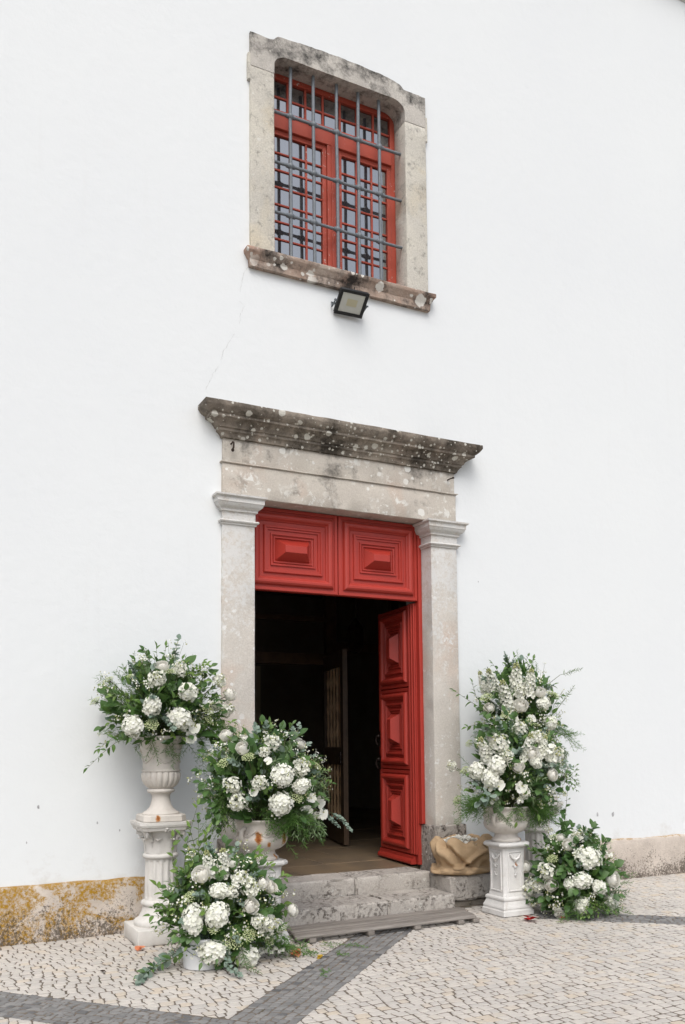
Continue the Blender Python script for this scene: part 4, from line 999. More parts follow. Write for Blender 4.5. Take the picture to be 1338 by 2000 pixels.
def umbel(seed):
    rd = random.Random(seed); m = MB(); m.tube([(0, 0, -1.3), (0, 0, -.5)], .035, 5, 2)
    for i in range(46):
        q = math.sqrt((i+.5)/46); a = i*2.39996; p = Vector((q*math.cos(a)*.95, q*math.sin(a)*.95, .28*(1-q*q)+rd.uniform(-.05, .05)))
        m.tube([(0, 0, -.5), p*.98], .012, 3, 2)
        for k in range(4): 
            c = p+Vector((rd.uniform(-.1, .1), rd.uniform(-.1, .1), rd.uniform(0, .06))); s = rd.uniform(.04, .075)
            m.add([(c.x+s*math.cos(b), c.y+s*math.sin(b), c.z+.02*(j % 2)) for j, b in enumerate((0, 1.05, 2.1, 3.14, 4.2, 5.2))], [(0, 1, 2, 3, 4, 5)], 0)
    return m
def orchid(seed):
    rd = random.Random(seed); m = MB()
    for a, w_, l_ in ((math.pi/2, .95, .85), (-math.pi/2, .95, .85), (0, .5, 1.), (2.2, .5, .9), (-2.2, .5, .9)):
        v, f = petal(w_, .15); m.add([(x, y*l_, z+(.06 if abs(a) == math.pi/2 else 0)) for x, y, z in v], f, 0, Matrix.Rotation(a, 4, 'Z') @ Matrix.Rotation(rd.uniform(-.1, .25), 4, 'X'))
    for s in (-1, 1): m.add([(0, -.1, .12), (s*.18, -.22, .22), (s*.1, -.38, .3), (0, -.28, .26)], [(0, 1, 2, 3)], 1)
    return m
def bells(seed):
    rd = random.Random(seed); m = MB(); pts = [(x/6-1, 0, .15*math.sin((x/6)*1.5)) for x in range(13)]; m.tube(pts, .02, 4, 2)
    for i in range(24):
        x = -.95+1.9*i/23; s = (1 if i % 2 else -1); c = (x, s*.12*rd.uniform(.5, 1.3), .1+rd.uniform(-.25, .1))
        m.lathe([(.03, .13), (.09, .08), (.105, 0), (.11, -.06), (.13, -.10)], 7, c, 0, caps=False)
    return m
M['hcore'] = petal_mat('hydrangea_inner', (.74,.74,.66), (.72,.73,.62))
BL = {'hyd': ('hydrangea_head', hydrangea, ('white', 'hcore'), 4), 'rose': ('rose_bloom', rose, ('cream', 'core'), 3), 'stk': ('stock_cluster', stock, ('white', 'core', 'stem'), 3),
      'spk': ('stock_spike', spike, ('white', 'core', 'stem'), 2), 'amm': ('umbel', umbel, ('pgreen', 'core', 'stem'), 2), 'orc': ('orchid_bloom', orchid, ('white', 'core'), 2), 'bel': ('bell_spray', bells, ('white', 'core', 'stem'), 1)}
BMESH = {k: [fn(i*7+3).mesh(nm, [M[x] for x in mats], 60) for i in range(n)] for k, (nm, fn, mats, n) in BL.items()}

class Foliage:
    """collects leaves (as matrices), stems and fine fern for one arrangement"""
    def __init__(s, seed): s.leaves = []; s.stems = MB(); s.ferns = []; s.r = random.Random(seed)
    def bez(s, a, b, c, n=10):
        return [a*(1-t_)**2+b*2*t_*(1-t_)+c*t_*t_ for t_ in [i/n for i in range(n+1)]]
    def sprig(s, pts, kind, size, start=.35, pairs=None, droop=.25):
        r = s.r; pts = [Vector(p) for p in pts]; L = len(pts)-1
        s.stems.tube(pts, .0035, 4, r1=.0015)
        length = sum((pts[i+1]-pts[i]).length for i in range(L)); step = size*{'olive': .30, 'euca': .55}.get(kind, .5)
        n = max(3, int(length*(1-start)/step))
        for i in range(n):
            u = (start+(1-start)*(i+.5)/n)*L; k = min(L-1, int(u)); p = pts[k].lerp(pts[k+1], u-k); d = (pts[k+1]-pts[k]).normalized()
            sidev = d.cross(Vector((0, 0, 1)))
            if sidev.length < .1: sidev = d.orthogonal()
            sidev = Matrix.Rotation(i*1.35+r.uniform(-.4, .4), 3, d) @ sidev.normalized()
            sz = size*r.uniform(.75, 1.2)*(1-.35*i/n)
            for sg in ((1, -1) if kind in ('euca', 'olive') else ((1,) if i % 2 else (-1,))):
                dd = (d*r.uniform(.45, .9)+sidev*sg+Vector((0, 0, r.uniform(-.25, .35)))).normalized()
                hint = Vector((r.uniform(-.5, .3), -.55+r.uniform(-.5, .5), .75))
                s.leaves.append((kind, frame(p, dd, hint, sz, r.uniform(-.4, .4))))
        s.leaves.append((kind, frame(pts[-1], pts[-1]-pts[-2], Vector((0, -.5, .8)), size*.7)))
    def fern(s, pts, width=.06, fine=1.0):
        s.ferns.append(([Vector(p) for p in pts], width, fine))
    def fern_mesh(s):
        m = MB(); r = s.r
        for pts, width, fine in s.ferns:
            L = len(pts)-1; m.tube(pts, .0014, 3); length = sum((pts[i+1]-pts[i]).length for i in range(L)); n = int(length/.013)
            for i in range(n):
                t_ = (i+.5)/n; u = t_*L; k = min(L-1, int(u)); p = pts[k].lerp(pts[k+1], u-k); d = (pts[k+1]-pts[k]).normalized(); sd_ = d.orthogonal().normalized(); sd_ = Matrix.Rotation(i*2.4+r.uniform(-.5, .5), 3, d) @ sd_
                bl = width*(.35+.65*math.sin(math.pi*min(1, t_*.8+.18)))*r.uniform(.6, 1.1); bd = (d*.7+sd_).normalized()
                q = int(5+5*bl/.06)
                for j in range(q):
                    w_ = (j+.6)/q; b0 = p+bd*bl*w_; nd = (bd+Vector((r.uniform(-1, 1), r.uniform(-1, 1), r.uniform(-1, 1)))*.9).normalized(); ln = .016*r.uniform(.6, 1.2); sx = nd.orthogonal()*.0015
                    m.add([b0-sx, b0+sx, b0+nd*ln], [(0, 1, 2)])
                sx = bd.orthogonal()*.0007; m.add([p-sx, p+sx, p+bd*bl], [(0, 1, 2)])
        return m
VIEW = lambda p: (Vector(p)-CAM).length

def arrangement(key, c, rad, blooms, base, label, n_sprig, n_fern, mix, loc, zmin, extra=None, wall_y=-.03, seed=1, fill=260):
    c = Vector(c); rad = Vector(rad); base = Vector(base); F = Foliage(seed); r = F.r
    root = tag(empty('flower_arrangement', loc), label, 'flowers', 'white wedding flower arrangements'); inv = Matrix.Translation((-loc[0], -loc[1], -loc[2]))
    kinds = [k for k, n in mix for _ in range(n)]; SZ = {'ruscus': .074, 'salal': .096, 'euca': .048, 'olive': .066, 'lime': .07}
    def surf(lo, hi, front=.68):
        while True:
            d = Vector((r.gauss(0, 1), r.gauss(0, 1), r.gauss(0, 1))).normalized()
            if r.random() < front and d.y > .15: continue
            p = c+Vector((d.x*rad.x, d.y*rad.y, d.z*rad.z))*r.uniform(lo, hi)
            if p.z < zmin or p.y > wall_y: continue
            return p
    for i in range(n_sprig):
        p = surf(.88, 1.22); k = r.choice(kinds); b1 = base.lerp(c, .75)+Vector((r.uniform(-.05, .05), r.uniform(-.05, .05), r.uniform(0, .12)))
        pts = F.bez(base+Vector((r.uniform(-.06, .06), r.uniform(-.06, .06), 0)), b1.lerp(p, .35)+Vector((0, 0, r.uniform(.0, .1))), p)
        F.sprig(pts, k, SZ[k]*r.uniform(.85, 1.15), .42)
    for i in range(n_fern):
        p = surf(.9, 1.2); m_ = base.lerp(p, .55)+Vector((0, 0, r.uniform(0, .1))); F.fern(F.bez(base.lerp(p, .3), m_, p, 8), r.uniform(.045, .075))
    for i in range(fill):      # leaves packed inside the bunch
        p = surf(.35, .93, .6); k = r.choice(['salal', 'ruscus', 'salal', 'ruscus', 'euca']); d = (p-base).normalized()+Vector((r.uniform(-.6, .6), r.uniform(-.6, .6), r.uniform(-.5, .6)))
        F.leaves.append((k, frame(p, d, Vector((r.uniform(-.6, .4), -.6, .7)), SZ[k]*r.uniform(.85, 1.35), r.uniform(-.5, .5))))
    fb = MB()
    for i in range(int(n_sprig*.36)):      # fine sprays of small white blossom between the heads
        p = surf(.92, 1.16, .85); b0 = base.lerp(p, .55)
        for q in range(4):
            e = p+Vector((r.uniform(-1, 1), r.uniform(-1, 1), r.uniform(-.7, 1)))*.06; fb.tube([b0, b0.lerp(e, .6)+Vector((0, 0, .02)), e], .0012, 3, 2)
            for w_ in range(6):
                g_ = e+Vector((r.uniform(-1, 1), r.uniform(-1, 1), r.uniform(-1, 1)))*.022
                if r.random() < .5: floret(fb, facing(g_, (p-c).normalized()+Vector((r.uniform(-.6, .6), -.4, r.uniform(-.3, .6))), r.uniform(.005, .0095), r.uniform(0, 6)), 5, .6, .4, 0, r)
                else: ball(fb, r.uniform(.003, .0055), 1, tuple(g_), 5, 1.3)
    fb.v = [tuple(inv @ Vector(v)) for v in fb.v]; tag(fb.build('filler_blossom', [M['white'], M['core'], M['stem']], root), kind='stuff')
    if extra: extra(F)
    for j, (t_, x, y, z, rr) in enumerate(blooms):
        p = Vector((x, y, z)); n_ = ((p-c).normalized()*.8+Vector((-.18, -.45, .35))).normalized(); p = Vector((x, max(y, -9), max(z, rr*.8))); s = rr
        if t_ == 'spk': 
            ax = (Vector((p.x-c.x, (p.y-c.y)*.6-.1, abs(p.z-base.z)*.8+.25))).normalized(); Mx = facing(p, ax, rr*1.35, r.uniform(0, 6))
        elif t_ == 'amm': Mx = facing(p, (n_+Vector((0, 0, .5))).normalized(), rr*1.12, r.uniform(0, 6))
        elif t_ == 'hyd': Mx = facing(p, n_, rr*.98, r.uniform(0, 6)) @ Matrix.Diagonal((r.uniform(.9, 1.15), r.uniform(.82, 1.05), r.uniform(.75, .95), 1))
        elif t_ == 'rose': Mx = facing(p, n_, rr*1.08, r.uniform(0, 6))
        elif t_ == 'orc': Mx = facing(p, (n_+Vector((-.3, -.6, 0))).normalized(), rr*1.1, r.uniform(0, 6))
        elif t_ == 'bel': Mx = frame(p, Vector((.25, .95, 0)), Vector((0, 0, 1)), rr*1.3)
        else: Mx = facing(p, n_, rr*1.12, r.uniform(0, 6))
        link(BL[t_][0], BMESH[t_][j % BL[t_][3]], root, inv @ Mx)
        F.stems.tube(F.bez(base, base.lerp(p, .6)+Vector((0, 0, .06)), p, 6), .004, 4)
    # the 280 leaves nearest the viewer stand alone, the rest are one mass
    order = sorted(range(len(F.leaves)), key=lambda i: VIEW(F.leaves[i][1].translation)/(1.3 if F.leaves[i][0] in ('salal', 'ruscus', 'lime') else 1))
    solo = set(order[:280]); rest = {}
    for i, (k, Mx) in enumerate(F.leaves):
        if i in solo: link('leaf', LMESH[k], root, inv @ Mx)
        else: rest.setdefault(k, MB()).merge(LG[k][0], inv @ Mx)
    allm = MB(); ms = []
    for k, m in rest.items(): allm.merge(m, None, len(ms)); ms.append(M[LG[k][1]])
    tag(allm.build('foliage', ms if ms else [M['salal']], root, 80), kind='stuff')
    fm = F.fern_mesh(); fm.v = [tuple(inv @ Vector(v)) for v in fm.v]
    if fm.v: tag(fm.build('asparagus_fern', M['fern'], root), kind='stuff')
    F.stems.v = [tuple(inv @ Vector(v)) for v in F.stems.v]; tag(F.stems.build('stems', M['stem'], root, 80), kind='stuff')
    return root
V3 = Vector
def xA(F):
    F.sprig([(-1.5,-.62,1.68),(-1.6,-.6,1.67),(-1.73,-.6,1.6),(-1.83,-.6,1.52),(-1.94,-.6,1.41)], 'ruscus', .075, .2)
    F.sprig([(-1.45,-.62,1.75),(-1.62,-.6,1.72),(-1.78,-.6,1.62),(-1.86,-.58,1.55)], 'ruscus', .07, .1)
    F.sprig([(-1.27,-.45,2.15),(-1.22,-.45,2.29),(-1.18,-.45,2.47)], 'euca', .062, .1); F.sprig([(-1.4,-.45,2.15),(-1.42,-.45,2.28),(-1.47,-.45,2.36)], 'salal', .08, .1)
    F.sprig([(-1.5,-.5,2.0),(-1.58,-.5,2.2),(-1.56,-.5,2.33)], 'olive', .035, .2); F.sprig([(-1.0,-.5,2.1),(-.95,-.5,2.2),(-.9,-.5,2.24)], 'salal', .085, .3)
    F.fern([(-1.55,-.5,1.9),(-1.68,-.5,2.02),(-1.76,-.5,2.08)], .03); F.fern([(-1.6,-.5,1.8),(-1.72,-.5,1.84),(-1.82,-.5,1.9)], .02)
    for k in range(9):        # trailing fern over the urn's body
        x = F.r.uniform(-1.48, -1.12); F.fern([(x,-.56,1.68),(x+F.r.uniform(-.02,.06),-.62,1.58),(x+F.r.uniform(-.03,.1),-.60,1.42+F.r.uniform(-.04,.1))], .05)
    for k in range(6): F.fern([(-1.08,-.55,1.7),(-1.02,-.62,1.6),(-1.02+F.r.uniform(-.05,.08),-.6,1.35+F.r.uniform(0,.15))], .07)
    F.sprig([(-1.5,-.6,1.62),(-1.58,-.62,1.56),(-1.52,-.62,1.49)], 'olive', .045, .1); F.sprig([(-1.3,-.6,1.62),(-1.34,-.64,1.52),(-1.22,-.64,1.49)], 'olive', .05, .3)
    for k in range(12): F.fern([(-1.0,-.58,1.8),(-.88+F.r.uniform(-.08,.06),-.64,1.72),(-.80+F.r.uniform(-.14,.1),-.66,1.55+F.r.uniform(-.15,.2))], .07)
    for k in range(4): F.sprig([(-1.05,-.58,1.85),(-.9,-.62,1.80-.05*k),(-.76,-.64,1.76-.08*k)], 'ruscus' if k % 2 else 'lime', .07, .1)
    for k in range(5): F.sprig([(-1.0,-.6,1.75),(-.92+.03*k,-.65,1.65-.05*k),(-.86+.03*k,-.68,1.50-.06*k)], 'ruscus', .075, .1)
def xB(F):
    for k in range(18): F.fern([(-.55,-1.12,1.1),(-.5+F.r.uniform(-.2,.2),-1.24,1.02),(-.5+F.r.uniform(-.3,.3),-1.24,.90+F.r.uniform(-.06,.1))], .07)
    for k in range(10): F.fern([(-.9,-1.1,1.25),(-1.0,-1.14,1.15+F.r.uniform(-.1,.1)),(-1.12+F.r.uniform(-.1,.1),-1.12,1.05+F.r.uniform(-.15,.15))], .07)
    F.sprig([(-.25,-.95,1.09),(0,-.95,1.0),(.11,-.95,.93),(.18,-.95,.84)], 'euca', .03, .35); F.sprig([(-.2,-.98,1.06),(-.05,-.97,.98),(.06,-.97,.88)], 'euca', .028, .4)
    for k in range(7): F.sprig([(-.5,-1.2,1.08),(-.44+.03*k,-1.22,.99),(-.36+.045*k-.1,-1.2,.86-.015*(k%3))], 'olive', .075, .1)
    for k in range(12): F.fern([(-.35+F.r.uniform(-.1,.1),-1.1,1.05),(-.28+F.r.uniform(-.1,.1),-1.12,.93),(-.26+F.r.uniform(-.12,.12),-1.1,.74+F.r.uniform(0,.16))], .05)
    for k in range(14): F.fern([(-.62+F.r.uniform(-.14,.14),-1.16,1.08),(-.58+F.r.uniform(-.14,.14),-1.24,.98),(-.56+F.r.uniform(-.16,.18),-1.2,.82+F.r.uniform(0,.12))], .055)
    F.fern([(-.5,-1.2,.95),(-.54,-1.2,.84),(-.43,-1.2,.68)], .06); F.fern([(-.52,-1.2,.9),(-.40,-1.2,.82),(-.34,-1.2,.74)], .05)
    for k in range(16): F.sprig([(-.9,-1.08,1.12),(-.98+F.r.uniform(-.08,.06),-1.12,1.04),(-1.04+F.r.uniform(-.1,.14),-1.1,.92+F.r.uniform(-.06,.08))], 'lime' if k % 3 == 0 else 'olive', .036, .2)
    F.sprig([(-.34,-1.05,1.5),(-.36,-1.05,1.62),(-.32,-1.0,1.74)], 'euca', .04, .0); F.sprig([(-.5,-1.1,1.55),(-.48,-1.1,1.66),(-.42,-1.1,1.74)], 'ruscus', .07, .3)
    F.sprig([(-.40,-1.12,1.45),(-.42,-1.12,1.6),(-.42,-1.1,1.70)], 'euca', .045, .0); F.sprig([(-.78,-1.1,1.58),(-.72,-1.08,1.70)], 'euca', .05, .0)
    for k in range(6): F.sprig([(-.95,-1.15,1.3),(-1.05,-1.15,1.28-.04*k),(-1.2+.03*k,-1.12,1.30-.07*k)], 'salal', .085, .1)
    for k in range(5): F.sprig([(-.3,-1.1,1.3),(-.2,-1.1,1.32-.03*k),(-.1,-1.08,1.36-.06*k)], 'olive', .06, .1)
def xC(F):
    for k in range(9): F.sprig([(-1.28,-1.35,.35),(-1.42,-1.40,.42+.02*k),(-1.58+.03*k,-1.42,.46+.035*k)], ('ruscus','lime','salal')[k%3], .085, .15)
    for k in range(5): F.sprig([(-1.2,-1.3,.5),(-1.25,-1.25,.72),(-1.38+.07*k,-1.2,.92+.05*(k%3))], 'lime' if k % 2 else 'ruscus', .082, .25)
    for k in range(16): F.fern([(-1.05,-1.5,.3),(-.95+F.r.uniform(-.3,.2),-1.62,.25),(-.95+F.r.uniform(-.45,.4),-1.68,.14+F.r.uniform(-.06,.3))], .06)
    F.sprig([(-1.25,-1.2,.45),(-1.34,-1.15,.62),(-1.31,-1.15,.85),(-1.23,-1.15,1.13)], 'lime', .082, .15); F.sprig([(-1.28,-1.2,.5),(-1.42,-1.15,.7),(-1.42,-1.15,.90)], 'lime', .08, .2); F.sprig([(-1.25,-1.18,.6),(-1.22,-1.15,.8),(-1.14,-1.15,.95)], 'lime', .072, .2)
    F.sprig([(-1.40,-1.42,.36),(-1.52,-1.45,.48),(-1.62,-1.45,.6)], 'lime', .10, .5); F.sprig([(-1.40,-1.42,.30),(-1.55,-1.45,.38),(-1.66,-1.45,.40)], 'ruscus', .08, .2)
    F.sprig([(-1.3,-1.45,.2),(-1.45,-1.35,.10),(-1.60,-1.40,.05),(-1.72,-1.55,.035),(-1.80,-1.69,.03)], 'euca', .062, .15); F.sprig([(-1.3,-1.5,.2),(-1.50,-1.45,.09),(-1.66,-1.5,.05),(-1.78,-1.6,.04)], 'ruscus', .075, .2)
    F.sprig([(-1.15,-1.6,.16),(-1.20,-1.75,.06),(-1.16,-1.88,.03)], 'euca', .045, .1); F.sprig([(-1.05,-1.6,.16),(-1.08,-1.78,.06),(-1.02,-1.88,.03)], 'olive', .05, .1)
    for k in range(14): F.sprig([(-1.32,-1.45,.3),(-1.45,-1.45,.34+F.r.uniform(-.06,.06)),(-1.52+F.r.uniform(-.12,.08),-1.42,.40+F.r.uniform(-.12,.12))], 'ruscus', .045, .1)
    for k in range(10): F.fern([(-.85,-1.5,.15),(-.70,-1.5,.10),(-.56+F.r.uniform(-.1,.14),-1.48+F.r.uniform(-.12,.2),.03)], .06)
    F.sprig([(-.8,-1.5,.4),(-.7,-1.5,.38),(-.62,-1.49,.33)], 'ruscus', .06, .5)
    for k in range(4): F.sprig([(-1.3,-1.5,.34),(-1.38,-1.56,.30),(-1.50+.04*k,-1.60,.26)], 'salal', .09, .1)
def xD1(F):
    F.sprig([(2.0,-.58,1.80),(1.87,-.6,1.87),(1.67,-.6,1.97),(1.49,-.6,2.07)], 'ruscus', .085, .2); F.sprig([(1.9,-.6,1.86),(1.74,-.6,2.02),(1.70,-.6,2.15)], 'ruscus', .08, .35)
    F.sprig([(2.0,-.58,1.78),(1.8,-.6,1.76),(1.62,-.6,1.72)], 'ruscus', .08, .2)
    for k in range(4): F.sprig([(2.33,-.45,2.1),(2.28+.05*k,-.45,2.3),(2.24+.09*k,-.45,2.42+.03*(k%2))], 'ruscus' if k % 2 else 'euca', .072, .2)
    for k in range(12): F.fern([(2.7,-.5,1.7),(2.90,-.5,1.68+F.r.uniform(-.06,.04)),(3.12+F.r.uniform(-.12,.08),-.5,1.58+F.r.uniform(-.12,.1))], .07)
    for k in range(5): F.sprig([(2.74,-.5,1.62),(2.88+.02*k,-.5,1.45),(3.00-.06*k,-.5,1.22+.02*k)], 'olive', .055, .2)
    F.sprig([(2.62,-.45,2.08),(2.93,-.45,2.27),(3.22,-.45,2.34)], 'olive', .05, .55); F.sprig([(2.78,-.45,1.82),(2.98,-.45,2.01),(3.11,-.45,2.15)], 'olive', .05, .35); F.sprig([(2.8,-.5,1.3),(3.0,-.5,1.2),(3.1,-.5,1.12)], 'ruscus', .05, .2)
    for k in range(8): F.fern([(2.0,-.6,1.75),(1.9,-.62,1.65),(1.84+F.r.uniform(-.05,.1),-.6,1.6-.03*k)], .06)
    for k in range(6): F.sprig([(2.5,-.6,1.25),(2.68,-.7,1.2),(2.85,-.75,1.08+.05*k)], 'ruscus', .05, .1)
def xD2(F):
    for k in range(30): F.fern([(1.6,-1.05,1.1),(1.40+F.r.uniform(-.1,.1),-1.12,1.06),(1.28+F.r.uniform(-.16,.22),-1.1,.92+F.r.uniform(-.08,.2))], .075)
    for k in range(24): F.fern([(1.85,-1.05,1.08),(2.02+F.r.uniform(-.1,.1),-1.16,.98),(2.14+F.r.uniform(-.25,.16),-1.14,.80+F.r.uniform(-.08,.16))], .075)
    for k in range(10): F.fern([(1.8,-1.15,1.0),(1.78+F.r.uniform(-.12,.12),-1.2,.95),(1.78+F.r.uniform(-.16,.16),-1.18,.86)], .05)
    for k in range(14): F.fern([(2.0,-1.05,1.05),(2.2+F.r.uniform(-.06,.1),-1.05,.96),(2.36+F.r.uniform(-.2,.12),-1.0,.84+F.r.uniform(-.08,.16))], .065)
    for k in range(7): F.sprig([(1.95,-1.05,1.1),(2.15,-1.0,1.08+.03*k),(2.36-.02*k,-.95,.98+.07*k)], ('salal','ruscus','euca')[k%3], .07, .1)
    for k in range(26): F.fern([(1.88,-1.12,1.02),(2.0+F.r.uniform(-.06,.08),-1.16,.93),(2.12+F.r.uniform(-.16,.14),-1.12,.76+F.r.uniform(-.02,.14))], .06)
    for k in range(22): F.fern([(1.55,-1.12,1.12),(1.36+F.r.uniform(-.06,.08),-1.14,1.05),(1.24+F.r.uniform(-.12,.16),-1.08,.90+F.r.uniform(-.04,.14))], .06)
    F.sprig([(1.7,-1.2,1.02),(1.72,-1.26,.96),(1.70,-1.24,.86)], 'lime', .085, .2); F.sprig([(1.9,-1.2,1.0),(1.94,-1.24,.94),(1.97,-1.22,.84)], 'lime', .085, .2)
    F.sprig([(1.5,-1.2,1.12),(1.36,-1.26,1.10),(1.30,-1.24,1.05)], 'euca', .09, .1)
    for k in range(4): F.sprig([(1.7,-1.2,1.2),(1.76,-1.26,1.24-.04*k),(1.84+.02*k,-1.28,1.22-.06*k)], 'olive', .08, .1)
    for k in range(5): F.sprig([(1.62,-1.15,1.12),(1.5,-1.2,1.0),(1.56+.04*k,-1.18,.88-.02*k)], 'olive', .035, .2)
    F.sprig([(2.0,-1.1,1.1),(2.2,-1.05,1.05),(2.42,-1.0,.98)], 'ruscus', .055, .2)
def xE(F):
    for k in range(20): F.fern([(2.3,-1.3,.4),(2.3+F.r.uniform(-.35,.35),-1.5,.3),(2.3+F.r.uniform(-.5,.5),-1.55,.10+F.r.uniform(-.05,.3))], .065)
    F.sprig([(2.31,-1.2,.55),(2.28,-1.2,.76),(2.33,-1.2,1.11)], 'salal', .085, .1); F.sprig([(2.25,-1.25,.55),(2.22,-1.22,.70),(2.26,-1.2,.86)], 'ruscus', .08, .3)
    for k in range(4): F.sprig([(2.5,-1.4,.2),(2.68,-1.4,.20-.02*k),(2.86-.03*k,-1.4,.16-.03*k)], 'olive', .06, .2)
    for k in range(3): F.sprig([(2.45,-1.35,.42),(2.60,-1.38,.42-.03*k),(2.74,-1.38,.42-.05*k)], 'salal', .115, .3)
    F.sprig([(2.45,-1.3,.6),(2.5,-1.32,.72),(2.5,-1.32,.80)], 'salal', .085, .1)
    for k in range(14): F.sprig([(2.2,-1.35,.5),(2.15+F.r.uniform(-.15,.2),-1.48,.45+F.r.uniform(-.1,.12)),(2.12+F.r.uniform(-.2,.3),-1.54,.40+F.r.uniform(-.2,.15))], 'salal', .088, .2)
    for k in range(14): F.fern([(2.3,-1.4,.2),(2.3+F.r.uniform(-.3,.3),-1.5,.12),(2.3+F.r.uniform(-.45,.4),-1.55+F.r.uniform(-.1,.05),.02)], .06)
    for k in range(8): F.sprig([(2.3,-1.45,.25),(2.28+F.r.uniform(-.1,.15),-1.58,.16),(2.28+F.r.uniform(-.2,.25),-1.62,.05)], 'lime' if k % 2 else 'ruscus', .04, .1)
    F.sprig([(2.05,-1.25,.5),(1.95,-1.2,.56),(1.88,-1.18,.62)], 'ruscus', .075, .1)

